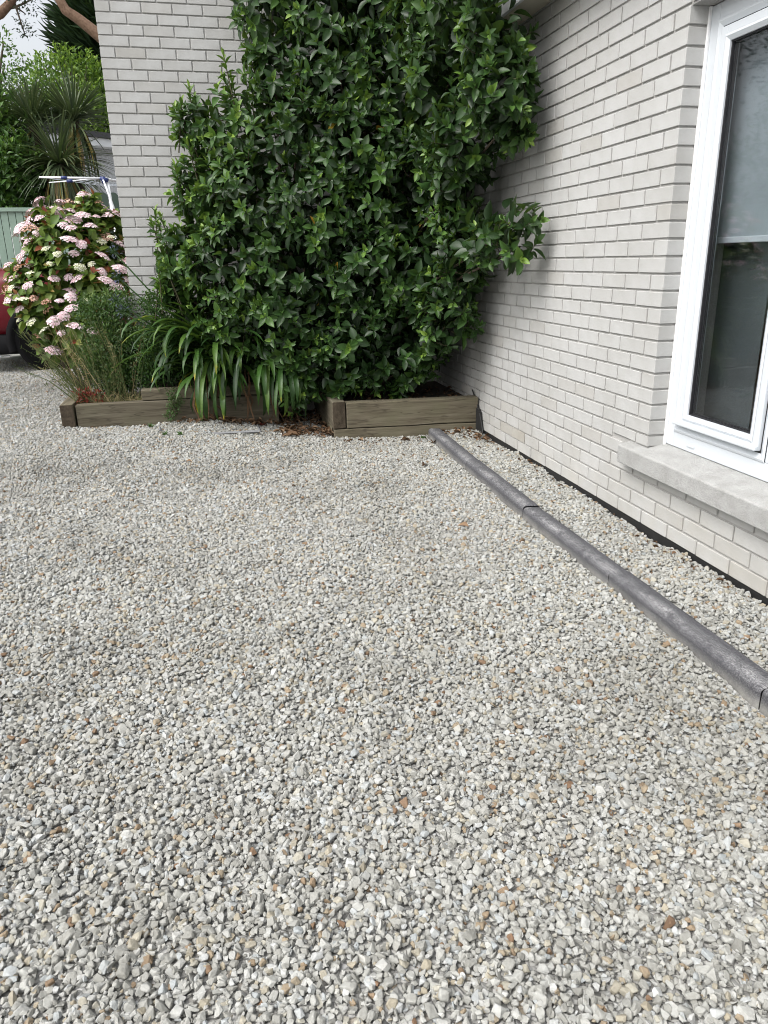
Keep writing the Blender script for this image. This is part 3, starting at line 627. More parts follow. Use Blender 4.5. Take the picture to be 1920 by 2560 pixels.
def agapanthus(root, crown, nleaf, Lr, azr, elr, mask=lambda p: True):
    k = 0; tries = 0
    while k < nleaf and tries < 600:
        tries += 1
        b = np.array(crown)+RNG.normal(0, 1, 3)*[.09, .035, .03]; az = rr(*azr); pts, h = strap(rr(*Lr), b, az, rr(*elr), 10, arch=rr(.55, 1.35))
        g = gz(pts[:, 0], pts[:, 1])+.006; front = pts[:, 1] < 6.12
        if (pts[:, 1] > 6.66).any() or (pts[~front, 2] < .30).any(): continue
        pts[:, 2] = np.maximum(pts[:, 2], g)
        q = RNG.random(); tint = rr(.0, .6) if q < .92 else rr(.72, .82)
        tipt = rr(.86, 1.0) if RNG.random() < .15 else None
        o = build('leaf', strap_mesh(pts, h, rr(.028, .046), tint, tipt), M['aga'], root, smooth=True); k += 1
    return k
aga1 = empty('agapanthus', (-.05, 6.3, .33), 'larger strap-leaved clump arching over the left sleepers with long flower stalks', 'plant')
agapanthus(aga1, (.02, 6.27, .60), 44, (.40, .80), (-1.6, .7), (-.2, 1.25)); agapanthus(aga1, (.10, 6.24, .50), 20, (.35, .72), (-1.4, .6), (-.4, 1.0))
agapanthus(aga1, (-.10, 6.30, .74), 24, (.35, .70), (-1.8, -.3), (-.2, 1.1)); agapanthus(aga1, (-.02, 6.22, .46), 16, (.35, .62), (-1.2, .8), (-.5, .9))
for s0, e in (((-.05, 6.32, .65), (-.62, 6.02, 1.22)), ((-.02, 6.30, .66), (-.63, 6.02, 1.40)), ((-.07, 6.34, .60), (-.66, 6.05, 1.06)), ((-.03, 6.3, .58), (-.62, 6.03, .98))):
    s0 = np.array(s0); e = np.array(e); m1 = (s0+e)/2+np.array([0, -.02, -.03]); mb = MB(); mb.tube([s0, m1, e], [.007, .006, .005], 6, .35); build('flower_stalk', mb, M['aga'], aga1, smooth=True)
    L = Leaves(); mb = MB()
    for j in range(34):
        d = unit(rdir()+np.array([-.3, -.2, .25])); L.add(e+d*rr(.02, .045), d, UP+rdir()*.5, rr(.018, .032), .007, rr(0, 1)); mb.tube([e, e+d*.045], .0012, 3, .3, False)
    st_ = build('flower_head', mb, M['aga'], aga1); mb = MB(); L.into(mb, leaf_tpl(2, .3, .1)); build('petal', mb, M['fl_blue'], st_, smooth=True, kind='stuff')
aga2 = empty('agapanthus', (.42, 6.25, .33), 'smaller strap-leaved clump hanging down beside the gap between the planters', 'plant')
agapanthus(aga2, (.40, 6.22, .62), 20, (.38, .70), (-.7, .7), (-.6, .8)); agapanthus(aga2, (.58, 6.00, .54), 13, (.38, .58), (-.5, .6), (-.8, .6))
for root, xs in ((aga1, (-.30, .28)), (aga2, (.25, .62))):      # withered leaves hanging to the ground
    for j in range(9):
        x = rr(*xs); top = np.array([x, 6.16, rr(.42, .5)]); pts = np.array([top, [x+rr(-.03, .03), 6.10, .38], [x+rr(-.06, .06), 6.07+rr(-.04, .02), .24], [x+rr(-.1, .1), 6.04+rr(-.08, .02), gz(x, 6.05)+.015]])
        build('withered_leaf', strap_mesh(pts, np.array([0, -1., 0]), rr(.008, .018), rr(0, .5)), M['dry'], root, smooth=True)

# ------------------------------------------------------------------ small plants of the left bed
def shrub(name, base, label, blobs, n, l0, asp, mat, tint=(.1, .9), cat='shrub', stem=None, tplv=None, lo=.45, up=.5):
    r = empty(name, base, label, cat); L = Leaves(); fill(L, blobs, n, l0, asp, tint, lo, 1.06, up); mb = MB(); L.into(mb, tplv or leaf_tpl(2, .3, .1))
    build('foliage', mb, mat, r, smooth=True, kind='stuff'); mb = MB(); b0 = np.array(base)
    for b in blobs: mb.tube([b0, b0+(np.array(b[:3])-b0)*.5+rdir()*.02, np.array(b[:3])], [.012, .008, .004] if not stem else [stem, stem*.6, stem*.25], 6, .5, False)
    build('stem', mb, M['bark'], r, smooth=True); return r
shrub('box_shrub', (-.42, 6.45, .3), 'small-leaved dark box shrub left of the strap leaves', [(-.42, 6.42, .60, .20), (-.38, 6.45, .82, .17), (-.50, 6.42, .47, .16), (-.30, 6.44, .50, .16), (-.44, 6.45, 1.0, .11), (-.25, 6.48, .72, .17), (-.55, 6.48, .70, .13), (-.12, 6.5, .52, .2), (.12, 6.52, .48, .18), (.32, 6.5, .5, .18)], 17000, .024, .6, M['small'], (.1, .9), lo=.25, tplv=leaf_tpl(2, .3, .1, .5))
shrub('box_shrub', (-.80, 6.62, .23), 'rounded small-leaved shrub in front of the pink hydrangea', [(-.80, 6.55, .75, .21), (-.72, 6.60, .98, .17), (-.90, 6.6, .95, .16), (-.75, 6.5, .50, .19), (-.92, 6.55, .55, .16), (-.66, 6.55, .72, .14), (-.82, 6.6, .4, .2), (-.68, 6.6, .45, .14)], 15000, .025, .5, M['small'], (.25, 1.0), lo=.25, tplv=leaf_tpl(2, .3, .1, .5))
shrub('ivy_tuft', (-.32, 6.1, .18), 'tiny-leaved trailing tuft spilling over the lower sleeper', [(-.34, 6.09, .22, .06), (-.31, 6.08, .28, .06), (-.37, 6.10, .16, .05), (-.33, 6.08, .33, .05)], 700, .014, .7, M['small'], (.3, .8), 'plant')
wsp = empty('wispy_herb', (-.95, 6.5, .235), 'dry wispy upright herb stems in the left planter corner', 'plant'); mb = MB(); L = Leaves()
for j in range(130):
    b = np.array([rr(-1.08, -.62), rr(6.28, 6.6), .235]); top = b+np.array([rr(-.38, .12)+(b[0]+.85)*.5, rr(-.16, .1), rr(.2, .72)]); m1 = (b+top)/2+np.array([rr(-.03, .03), 0, .05]); t0 = rr(.05, .55) if j % 4 else rr(.65, .95)
    mb.tube([b, m1, top], [.0028, .0022, .0012], 3, t0, False)
    for q in range(16):
        f = rr(.25, 1); L.add(b+(top-b)*f+rdir()*.012, unit(rdir()+UP*.7), rdir(), rr(.018, .045), .0055, t0+rr(-.15, .1))
build('stem', mb, M['wisp'], wsp, kind='stuff'); mb = MB(); L.into(mb, leaf_tpl(2, .2, 0)); build('foliage', mb, M['wisp'], wsp, kind='stuff')
rp = empty('red_herb', (-1.02, 6.28, .235), 'small crimson-leaved plant at the front left of the planter', 'plant'); L = Leaves()
for j in range(150):
    d = unit(rdir()*.8+UP*.5); L.add(np.array([-1.0+rr(-.09, .12), 6.27+rr(-.03, .1), .235+rr(0, .13)]), d, UP+rdir()*.5, rr(.025, .05), .013, rr(0, 1))
mb = MB(); L.into(mb, leaf_tpl(2, .3, .15)); build('foliage', mb, M['red'], rp, smooth=True, kind='stuff')
dg = empty('dry_grass', (-.75, 6.33, .235), 'tuft of dead straw-coloured grass behind the front sleeper', 'grass'); mb = MB()
for j in range(160):
    b = np.array([rr(-.95, -.58), rr(6.25, 6.36), .235]); e = b+np.array([rr(-.12, .12), rr(-.05, .03), rr(.0, .12)]); mb.tube([b, (b+e)/2+[0, 0, .02], e], [.0022, .0016, .0008], 3, rr(.6, 1), False)
build('foliage', mb, M['wisp'], dg, kind='stuff')

# ------------------------------------------------------------------ hydrangea
hy = empty('hydrangea', (-1.2, 7.6, .15), 'big hydrangea bush with pink and cream flower heads left of the wall', 'shrub')
HB = [(-1.15, 7.55, 1.40, .42), (-1.42, 7.5, 1.08, .33), (-.95, 7.5, 1.20, .36), (-1.0, 7.6, 1.62, .26), (-1.15, 7.45, .80, .34), (-1.50, 7.4, .88, .15), (-1.3, 7.6, 1.5, .28), (-.88, 7.65, 1.55, .28), (-1.55, 7.5, 1.25, .17), (-1.50, 7.45, .66, .08), (-1.40, 7.4, .58, .08), (-1.28, 7.5, 1.76, .12), (-.95, 7.6, 1.84, .10), (-1.62, 7.45, 1.02, .12), (-1.05, 7.4, 1.0, .2)]
HB = [(x, y, z, r*.93) for x, y, z, r in HB]
L = Leaves(); TPH = leaf_tpl(4, .25, .2, .42, .8)
for p, d in blob_pts(HB, 520, .75, 1.08, .75):
    if d[1] > .6 or p[0] > -.64: continue
    a = unit(d*.7+UP*.6+rdir()*.3); sprig(L, p, a, 5, rr(.09, .125), rr(.3, .7), (35, 100), .58, .012, .3)
fill(L, [b[:3]+(b[3]*.8,) for b in HB], 700, .11, .58, (0, .5), .4, 1.0, .2)
L2 = [i for i in range(len(L.p)) if L.p[i][0] < -.63 and L.p[i][2] > .2]
for i in L2:
    if RNG.random() < .035: L.t[i] = rr(.9, 1)
mb = MB(); L.into(mb, TPH, L2); build('foliage', mb, M['hyd'], hy, smooth=True, kind='stuff')
mb = MB()
for b in HB: mb.tube([(-1.2, 7.6, .15), ((-1.2+b[0])/2, 7.58, b[2]*.45), b[:3]], [.014, .01, .006], 5, .5, False)
build('stem', mb, M['bark'], hy)
def head_mesh(n, flat, lo, hi, ps):
    mb = MB(); ga = 2.39996
    for i in range(n):
        r = math.sqrt((i+.5)/n); a = i*ga; p = np.array([r*math.cos(a), r*math.sin(a), flat*(1-r*r)+rr(-.08, .08)]); nn = unit([p[0]*.7, p[1]*.7, .7+rr(-.3, .5)])
        u = unit(np.cross(nn, [rr(-1, 1), rr(-1, 1), .2])); v = np.cross(nn, u); t = rr(lo, hi)
        for q in range(4):
            c, s_ = math.cos(q*math.pi/2), math.sin(q*math.pi/2); d = u*c+v*s_; e = -u*s_+v*c
            mb.add([p, p+(d*.55+e*.5)*ps+nn*.02, p+d*ps+nn*.05, p+(d*.55-e*.5)*ps+nn*.02], [[[0, 1, 2, 3]]], [max(0, t-.25), t, t, t])
    return mb
hm = {'fl_pink': [head_mesh(54, .55, .25, 1, .19).mesh('flower_head') for _ in range(3)], 'fl_cream': [head_mesh(38, .40, .3, 1, .19).mesh('flower_head') for _ in range(3)], 'fl_fade': [head_mesh(44, .6, 0, .9, .17).mesh('flower_head') for _ in range(2)]}
heads = 0; used = []
for p, d in blob_pts(HB, 1500, .98, 1.20, .92):
    if d[1] > .35 or p[0] > -.66 or p[2] < .45 or heads >= 110: continue
    if d[2] < -.25: continue
    if any(np.linalg.norm(p-q) < .09 for q in used): continue
    used.append(p); heads += 1; q = RNG.random(); kind = 'fl_pink' if q < .60 else ('fl_cream' if q < .84 else 'fl_fade')
    o = put('flower_head', hm[kind][int(RNG.integers(0, len(hm[kind])))], M[kind], hy, p); nn = unit(d*.6+UP*.8+rdir()*.45); R = frame(np.cross(nn, [1, .1, 0]), nn)
    o.rotation_euler = Matrix(R.T.tolist()).to_euler(); s_ = rr(.034, .062)*(.8 if kind == 'fl_cream' else 1); o.scale = (s_*rr(.95, 1.45), s_*rr(.85, 1.2), s_*rr(.85, 1.25))

# ------------------------------------------------------------------ car
car = empty('parked_car', (-.55, 9.6, .2), 'dark red parked car half hidden by the hydrangea', 'car'); CA = math.radians(14)
def carpt(P):
    P = np.asarray(P, float); c, s_ = math.cos(CA), math.sin(CA); W = np.array([-1.76, 9.16, .2])      # front wheel on the near side is the datum; x runs to the rear, y away
    return np.stack([W[0]+c*P[:, 0]-s_*P[:, 1], W[1]+s_*P[:, 0]+c*P[:, 1], W[2]+P[:, 2]], 1)
def car_loft(mb, secs, tint=.5):
    rings = []
    for x, zb, zt, hw, pw in secs:
        a = np.linspace(0, 2*math.pi, 29)[:-1]; cx = np.sign(np.cos(a))*np.abs(np.cos(a))**pw; cz = np.sign(np.sin(a))*np.abs(np.sin(a))**pw
        rings.append(carpt(np.stack([np.full(28, x), .80+hw*cx, (zb+zt)/2+(zt-zb)/2*cz], 1)))
    m_ = 28; n_ = len(secs); mb.add(np.vstack(rings), [[[i*m_+j, i*m_+(j+1) % m_, (i+1)*m_+(j+1) % m_, (i+1)*m_+j] for i in range(n_-1) for j in range(m_)], [list(range(m_))], [list(range((n_-1)*m_, n_*m_))[::-1]]], tint)
mb = MB(); car_loft(mb, [(-.82, .42, .80, .60, .5), (-.76, .36, .98, .78, .45), (-.60, .33, 1.07, .87, .42), (-.3, .33, 1.12, .905, .40), (.3, .33, 1.13, .91, .40), (1.0, .33, 1.12, .91, .38), (2.2, .33, 1.08, .91, .38), (3.0, .33, 1.12, .905, .4), (3.4, .34, 1.05, .88, .42), (3.56, .40, .95, .80, .45)])
build('body', mb, M['carred'], car, smooth=True)
mb = MB(); car_loft(mb, [(.62, 1.0, 1.09, .80, .5), (1.2, 1.0, 1.50, .74, .5), (1.6, 1.0, 1.60, .70, .5), (2.5, 1.0, 1.62, .70, .5), (3.1, 1.0, 1.53, .70, .5), (3.45, 1.0, 1.10, .76, .5)]); build('cabin_glass', mb, M['carglass'], car, smooth=True)
mb = MB(); car_loft(mb, [(1.3, 1.50, 1.565, .68, .6), (1.6, 1.545, 1.635, .66, .6), (2.5, 1.56, 1.655, .66, .6), (3.1, 1.48, 1.57, .64, .6)]); build('roof', mb, M['carred'], car, smooth=True)
mb = MB(); car_loft(mb, [(-.80, .20, .46, .66, .4), (-.60, .18, .44, .885, .35), (3.3, .18, .44, .90, .35), (3.55, .2, .46, .7, .4)]); build('lower_cladding', mb, M['plastic'], car, smooth=True)
mb = MB(); mb.tube(carpt([(-.72, -.03, .20), (-.6, -.10, .185), (-.44, -.122, .185)]), [.018, .02, .014], 8); build('chrome_strip', mb, M['chrome'], car, smooth=True)
for sx in (0, 2.65):
    for yy in (0, 1.6):
        yo = yy; out = -1 if yy == 0 else 1
        def disc(r0, r1, y0, y1, n=40):
            mb = MB(); a = np.linspace(0, 2*math.pi, n+1)[:-1]; prof_ = [(r0, y0), (r1*.97, y0), (r1, y0+(y1-y0)*.2), (r1, y0+(y1-y0)*.8), (r1*.97, y1), (r0, y1)]
            V = np.concatenate([np.stack([sx+r*np.cos(a), np.full(n, yo+out*y), .335+r*np.sin(a)], 1) for r, y in prof_]); m_ = len(prof_)
            mb.add(carpt(V), [[[k*n+j, k*n+(j+1) % n, ((k+1) % m_)*n+(j+1) % n, ((k+1) % m_)*n+j] for k in range(m_) for j in range(n)]]); return mb
        wheel = build('wheel', disc(.235, .335, -.09, .125), M['tyre'], car, smooth=False)
        rb = disc(.05, .232, .0, .05)
        for q in range(5):
            a = q*2*math.pi/5+.3; e = np.array([math.cos(a), 0, math.sin(a)]); rb.tube(carpt([np.array([sx, yo+out*.085, .335])+e*.03, np.array([sx, yo+out*.075, .335])+e*.225]), [.035, .022], 6)
        rb2 = disc(.215, .237, -.05, .105); build('rim', rb2, M['alloy'], wheel); build('spoke', rb, M['alloy'], wheel)
        if yy == 0:
            mb = MB(); a = np.linspace(-.25, math.pi+.25, 20)
            V = np.concatenate([carpt(np.stack([sx+r*np.cos(a), np.full(20, -.118), .335+r*np.sin(a)], 1)) for r in (.37, .455)]+[carpt(np.stack([sx+r*np.cos(a), np.full(20, .03), .335+r*np.sin(a)], 1)) for r in (.37, .455)])
            mb.add(V, [[[j, j+1, 21+j, 20+j] for j in range(19)], [[40+j, 60+j, 61+j, 41+j] for j in range(19)], [[j, 40+j, 41+j, j+1] for j in range(19)], [[20+j, 21+j, 61+j, 60+j] for j in range(19)]]); build('wheel_arch', mb, M['plastic'], car, smooth=True)
            mb = MB(); a = np.linspace(0, 2*math.pi, 25)[:-1]; V = np.concatenate([carpt(np.stack([sx+.37*np.cos(a), np.full(24, -.114), .335+.37*np.sin(a)], 1)), carpt(np.stack([sx+.37*np.cos(a), np.full(24, -.02), .335+.37*np.sin(a)], 1))])
            mb.add(V, [[list(range(24))], [list(range(24, 48))[::-1]], [[j, (j+1) % 24, 24+(j+1) % 24, 24+j] for j in range(24)]] if False else [[list(range(24))]]); build('wheel_well', mb, M['plastic'], car)
for yy in (.15, 1.45):
    mb = MB(); c = carpt([(-.74, yy, .83)])[0]; mb.box(c-[.05, .12, .05], c+[.05, .12, .05]); build('headlight', mb, M['lamp'], car, bevel=.02)

# ------------------------------------------------------------------ fence, dark pickets, outbuilding, rotary line
YF = 11.5; fz = .2
fn = empty('board_fence', (-5, YF, fz), 'pale mint green vertical board fence behind the red car', 'fence'); bm_ = {}
for k in range(3):
    mb = MB(); mb.box((-.0435, -.011, 0), (.0435, .011, 1.82)); bm_[k] = mb.mesh('board')
for i in range(110):
    x = -11.0+i*.094
    if x > -1.3: continue
    o = put('board', bm_[i % 3], M['fence'], fn, (x, YF+rr(-.002, .002), fz+rr(-.004, .004)), bevel=.004)
mb = MB(); mb.box((-11.1, YF-.035, fz+1.815), (-1.3, YF+.035, fz+1.865)); build('top_rail', mb, M['fence'], fn, bevel=.005)
for z in (.35, 1.1):
    mb = MB(); mb.box((-11.1, YF+.013, fz+z), (-1.3, YF+.06, fz+z+.08)); build('rail', mb, M['fence'], fn)
pk = empty('picket_fence', (-1.1, 10.6, fz), 'dark green round-topped pickets beside the far wall corner', 'fence')
for i in range(7):
    x = -1.28+i*.125; mb = MB(); a = np.linspace(0, math.pi, 9); pr2 = [(-.055, 0), (.055, 0)]+[(.055*math.cos(q), 1.93+.05*math.sin(q)) for q in a]
    V = [(x+u, 10.6+y, fz+v) for y in (-.012, .012) for u, v in pr2]; m_ = len(pr2)
    mb.add(V, [[[j, (j+1) % m_, m_+(j+1) % m_, m_+j] for j in range(m_)], [list(range(m_))[::-1]], [list(range(m_, 2*m_))]]); build('picket', mb, M['dgreen'], pk)
mb = MB(); mb.box((-1.33, 10.613, fz+.4), (-.4, 10.65, fz+.5)); mb.box((-1.33, 10.613, fz+1.5), (-.4, 10.65, fz+1.6)); build('rail', mb, M['dgreen'], pk)
ob = empty('outbuilding', (-1.2, 14.8, .2), 'white pebbledashed outbuilding with white fascia behind the palm', 'building')
oe = np.array([.82, .57]); on = np.array([-.57, .82]); o0 = np.array([-2.45, 14.35])
def oslab(a0, a1, b0, b1, z0, z1):                          # a slab in the building's own axes
    mb = MB(); V = [(*(o0+oe*a+on*b), z) for z in (z0, z1) for b in (b0, b1) for a in (a0, a1)]
    mb.add(V, [[[0, 2, 3, 1], [4, 5, 7, 6], [0, 1, 5, 4], [2, 6, 7, 3], [0, 4, 6, 2], [1, 3, 7, 5]]]); return mb
build('wall', oslab(.3, 5.5, .3, 3.5, .2, 3.28), M['render'], ob); build('fascia', oslab(0, 5.8, 0, .03, 3.28, 3.41), M['white'], ob)
build('roof', oslab(-.05, 5.9, -.05, 3.8, 3.415, 3.50), M['slate'], ob); build('soffit', oslab(0, 5.8, .035, 3.7, 3.285, 3.30), M['white'], ob)
rl = empty('rotary_clothes_line', (-.90, 9.0, .2), 'white rotary clothes line with blue plastic joints above the hydrangea', 'clothes line')
hub = np.array([-.905, 9.0, 2.12])
mb = MB(); mb.tube([(-.86, 9.0, .2), (-.915, 9.0, 2.16)], .015, 10); build('mast', mb, M['alu'], rl, smooth=True)
mb = MB(); mb.tube([(-.845, 8.97, 1.75), (-.955, 8.97, 2.17)], .010, 8); build('strut', mb, M['alu'], rl, smooth=True)
mb = MB(); mb.tube([(-.95, 8.985, 2.135), (-.955, 8.985, 2.20)], .022, 10); mb.tube([(-.985, 8.985, 2.185), (-.905, 8.985, 2.165)], .02, 10); build('hub', mb, M['blue'], rl, smooth=True)
for e, r in (((-1.58, 8.95, 2.19), .012), ((-1.52, 9.12, 2.155), .007), ((-.55, 10.1, 2.2), .012), ((-.75, 8.2, 2.2), .016)):
    if e[1] < 8.5: continue
    mb = MB(); mb.tube([(-.95, 8.985, 2.185), e], [r, r*.75], 8); arm = build('arm', mb, M['alu'], rl, smooth=True)
    q = np.array([-.95, 8.985, 2.185])+(np.array(e)-[-.95, 8.985, 2.185])*.62; dd = unit(np.array(e)-[-.95, 8.985, 2.185])
    mb = MB(); mb.tube([q-dd*.03, q+dd*.03], .016, 8); build('clip', mb, M['blue'], arm, smooth=True)
for f in (.5, .75, .98):
    mb = MB(); A = np.array([-.95, 8.985, 2.185]); pts = [A+(np.array(e)-A)*f for e in ((-1.58, 8.95, 2.19), (-.55, 10.1, 2.2))]; mb.tube([pts[0], (pts[0]+pts[1])/2-[0, 0, .03], pts[1]], .003, 4); build('line', mb, M['line'], rl)

# ------------------------------------------------------------------ trees beyond the fence
def cordyline_head(root, c, n, L, spread, dead):
    mb = MB()
    for i in range(n):
        d = unit(rdir()*[1, 1, .8]+[0, 0, spread]); ln = L*rr(.75, 1.1); pts = []; p = np.array(c); e = d.copy()
        for j in range(7):
            pts.append(p.copy()); p = p+e*ln/6; e = unit(e-UP*.10*(1-abs(d[2])*.6)*(1+j*.25))
        h = unit([d[0], d[1], 1e-3]); b = strap_mesh(np.array(pts), h, .024, rr(.25, .85)); mb.add(np.vstack(b.v), [np.vstack(b.f[4])], np.concatenate(b.t))
    for i in range(dead):
        a = rr(0, 6.28); h = np.array([math.cos(a), math.sin(a), 0]); p = np.array(c)-[0, 0, .05]; pts = [p, p+h*.14-UP*.08, p+h*.24-UP*.35, p+h*.27-UP*rr(.6, .95)]
        b = strap_mesh(np.array(pts), h, .036, rr(.84, 1.0) if i % 3 else rr(.3, .6)); mb.add(np.vstack(b.v), [np.vstack(b.f[4])], np.concatenate(b.t))
    return build('crown', mb, M['cord'], root, smooth=True, kind='stuff')
YCD = 12.6
cd = empty('cordyline_palm', (-1.85, YCD, .25), 'cordyline palm with three spiky crowns behind the mint fence', 'palm')
HD = [(-2.20, YCD, 3.22), (-1.64, YCD, 3.28), (-1.88, YCD-.25, 2.70)]
for c, n_, L_, sp_, de in zip(HD, (260, 260, 300), (.64, .72, .85), (.75, .7, .15), (26, 46, 70)): cordyline_head(cd, c, n_, L_, sp_, de)
mb = MB()
for c in HD: mb.tube([(-1.85, YCD, .2), ((-1.85+c[0])/2, YCD, 1.4), (c[0], c[1], c[2])], [.13, .09, .07], 8)
build('trunk', mb, M['bark'], cd, smooth=True)
def tree(name, base, label, blobs, n, l0, asp, mat, tint, trunk=.1, lo=.4, up=.3, tpl=None, cat='tree', spread=.8):
    r = empty(name, base, label, cat); L = Leaves(); fill(L, blobs, n, l0, asp, tint, lo, 1.12, up, 0., spread); mb = MB(); L.into(mb, tpl or leaf_tpl(2, .35, .12))
    build('crown', mb, mat, r, smooth=True, kind='stuff'); mb = MB(); b0 = np.array(base, float); cc = np.mean(np.array(blobs)[:, :3], axis=0)
    mb.tube([b0, b0*.5+cc*.5, cc], [trunk, trunk*.8, trunk*.5], 8)
    for b in blobs: mb.tube([b0*.4+cc*.6, (cc+np.array(b[:3]))/2, b[:3]], [trunk*.5, trunk*.3, trunk*.12], 6)
    build('trunk', mb, M['bark'], r, smooth=True); return r
tree('laurel_bush', (-3.0, 12.9, .2), 'dark glossy bush above the fence at the left edge', [(-2.75, 12.7, 3.1, .55), (-2.6, 12.6, 2.5, .5), (-3.1, 12.8, 2.4, .6), (-2.95, 12.8, 3.6, .42), (-3.5, 12.8, 2.9, .7), (-2.45, 12.5, 2.2, .3), (-2.5, 12.3, 2.7, .35)], 8000, .12, .42, M['mid'], (.0, .85), .07)
tree('leafy_shrub', (-2.1, 19.6, .2), 'bright yellow-green leafy tree behind the cordyline', [(-2.5, 19.6, 4.9, .85), (-1.9, 19.5, 4.75, .8), (-2.2, 19.4, 4.0, 1.0), (-1.3, 19.6, 4.4, .9), (-3.2, 19.8, 4.8, .7), (-2.55, 19.4, 5.55, .28), (-2.1, 19.4, 5.5, .24), (-1.75, 19.4, 5.3, .3), (-2.9, 19.4, 3.6, 1.1), (-1.3, 19.6, 3.4, .9), (-3.0, 19.5, 5.4, .3)], 14000, .11, .42, M['bright'], (.05, 1.0), .09)
tree('leafy_shrub', (-3.9, 17, .2), 'mid-green small tree in the left background below the sky', [(-3.4, 17, 4.2, .8), (-4.2, 17, 4.3, .9), (-3.3, 17, 4.9, .35), (-2.7, 16.8, 4.5, .5), (-3.6, 17, 3.2, 1.0), (-3.25, 17, 5.3, .2), (-4.6, 17, 3.4, 1.1)], 5000, .09, .42, M['mid'], (.2, 1.0), .1)
# conifer: flat pointed sprays
cf = empty('conifer_tree', (-1.7, 23, .2), 'dark green conifer with pointed sprays beside the brick wall', 'tree'); L = Leaves()
CB = [(-2.3, 23, 7.0, .75), (-2.0, 23, 6.4, 1.0), (-2.7, 23, 6.7, .5), (-2.0, 23, 7.8, .9), (-1.4, 23, 7.0, 1.2), (-1.6, 23, 5.4, 1.1), (-2.6, 23, 6.2, .4)]
for p, d in blob_pts(CB, 6000, .3, 1.1, 0.): dd = unit([d[0]*.8-.35, d[1]*.6, d[2]*.3+.45]+rdir()*.28); L.add(p, dd, rdir(), rr(.25, .55), rr(.03, .055), rr(0, 1)*(.6+.4*max(0, d[2])))
mb = MB(); L.into(mb, leaf_tpl(2, .3, .05, .3)); build('crown', mb, M['dark'], cf, kind='stuff')
mb = MB(); mb.tube([(-1.7, 23, .2), (-1.75, 23, 4), (-1.8, 23, 8)], [.3, .22, .06], 8); build('trunk', mb, M['bark'], cf, smooth=True)
# leaning pine limb crossing the sky
pn = empty('leaning_pine', (1.6, 20.2, .2), 'leaning pine with a bare reddish trunk crossing the conifer', 'tree')
mb = MB(); mb.tube([(1.6, 20.2, .2), (.1, 20.3, 4.2), (-1.0, 20.5, 5.5), (-1.85, 20.5, 6.30), (-2.27, 20.5, 6.62), (-2.52, 20.5, 6.78), (-2.72, 20.5, 7.2), (-2.85, 20.5, 8.2)], [.26, .22, .17, .135, .115, .11, .1, .06], 10); build('trunk', mb, M['redbark'], pn, smooth=True)
L = Leaves(); fill(L, [(-2.8, 20.5, 9.2, 1.0), (-1.8, 20.5, 9.4, 1.2)], 2500, .16, .12, (0, 1), .3)
mb = MB(); L.into(mb, leaf_tpl(2, .2, 0)); build('crown', mb, M['dark'], pn, kind='stuff')
# tree out of frame on the left whose branch hangs into the top left corner
ov = empty('overhanging_tree', (-5.2, 13.5, .2), 'tree branch with leafy clumps hanging into the top left corner', 'tree'); mb = MB()
mb.tube([(-5.2, 13.5, .2), (-5.0, 13.3, 2.5), (-3.8, 12.6, 3.9), (-2.7, 12.1, 4.30), (-2.28, 12, 4.44), (-2.12, 12, 4.58), (-1.9, 12, 5.0), (-1.8, 12, 5.6)], [.22, .18, .13, .08, .06, .05, .04, .02], 9); build('trunk', mb, M['redbark'], ov, smooth=True)
mb = MB()
for e in ((-1.98, 12, 4.45), (-2.02, 12, 4.20), (-1.85, 12, 4.62), (-2.2, 12, 4.75)): mb.tube([(-2.2, 12, 4.50), (-2.08, 12, 4.52), e], [.025, .016, .006], 6)
build('branch', mb, M['bark'], ov, smooth=True)
L = Leaves(); fill(L, [(-1.92, 12, 4.56, .16), (-2.03, 12, 4.27, .13), (-2.1, 12, 4.68, .16), (-2.35, 12, 4.7, .16), (-1.95, 12, 4.85, .25), (-2.4, 12, 4.95, .3), (-2.06, 12, 4.36, .06), (-1.97, 12, 4.22, .08)], 900, .045, .42, (0, .6), .1, 1.2, .1)
fill(L, [(-3.8, 12.8, 5.6, 1.2), (-4.8, 13.3, 6.0, 1.5), (-5.8, 13.5, 5.3, 1.5)], 3000, .09, .42, (.1, .8), .3)
mb = MB(); L.into(mb, leaf_tpl(2, .3, .1)); build('crown', mb, M['dark'], ov, smooth=True, kind='stuff')
# garden trees further left, out of frame, that the window looks at
for i, (x, y, h, lab) in enumerate(((-6.5, 12.9, 3.0, 'rounded garden tree further left behind the fence'), (-8.6, 13.2, 3.4, 'broad garden tree at the far left behind the fence'), (-10.5, 10.5, 3.2, 'garden tree at the far left end of the fence'))):
    tree('garden_tree', (x, y, .2), lab, [(x, y, h, 1.1), (x+.8, y, h-.6, .9), (x-.8, y, h-.5, .9), (x, y, h+.8, .7), (x, y, h-1.3, 1.1)], 3000, .14, .42, M['mid'], (.1, .9), .12)

# ------------------------------------------------------------------ small things on the ground
mh = empty('manhole_frame', (-.08, 5.8, .05), 'grey metal edge of a manhole frame half buried in the gravel', 'manhole')
for p0, p1 in (((-.30, 5.72), (.30, 5.66)), ((-.46, 6.05), (-.44, 5.84)), ((.31, 6.07), (.315, 5.72))):
    z0 = float(gz((p0[0]+p1[0])/2, (p0[1]+p1[1])/2)); mb = MB(); mb.tube([(p0[0], p0[1], z0+.004), ((p0[0]+p1[0])/2, (p0[1]+p1[1])/2, z0+.009), (p1[0], p1[1], z0+.010)], [.008, .011, .012], 4); build('edge', mb, M['iron'], mh)
cb = empty('black_cable', (2.0, 5.38, 0), 'thin black cable running down between planter and right wall', 'cable'); mb = MB(); mb.tube([(2.012, 5.62, .31), (2.012, 5.50, .22), (2.014, 5.42, .12), (2.012, 5.36, .03), (2.005, 5.34, -.01)], .006, 6); build('cable', mb, M['black'], cb, smooth=True)
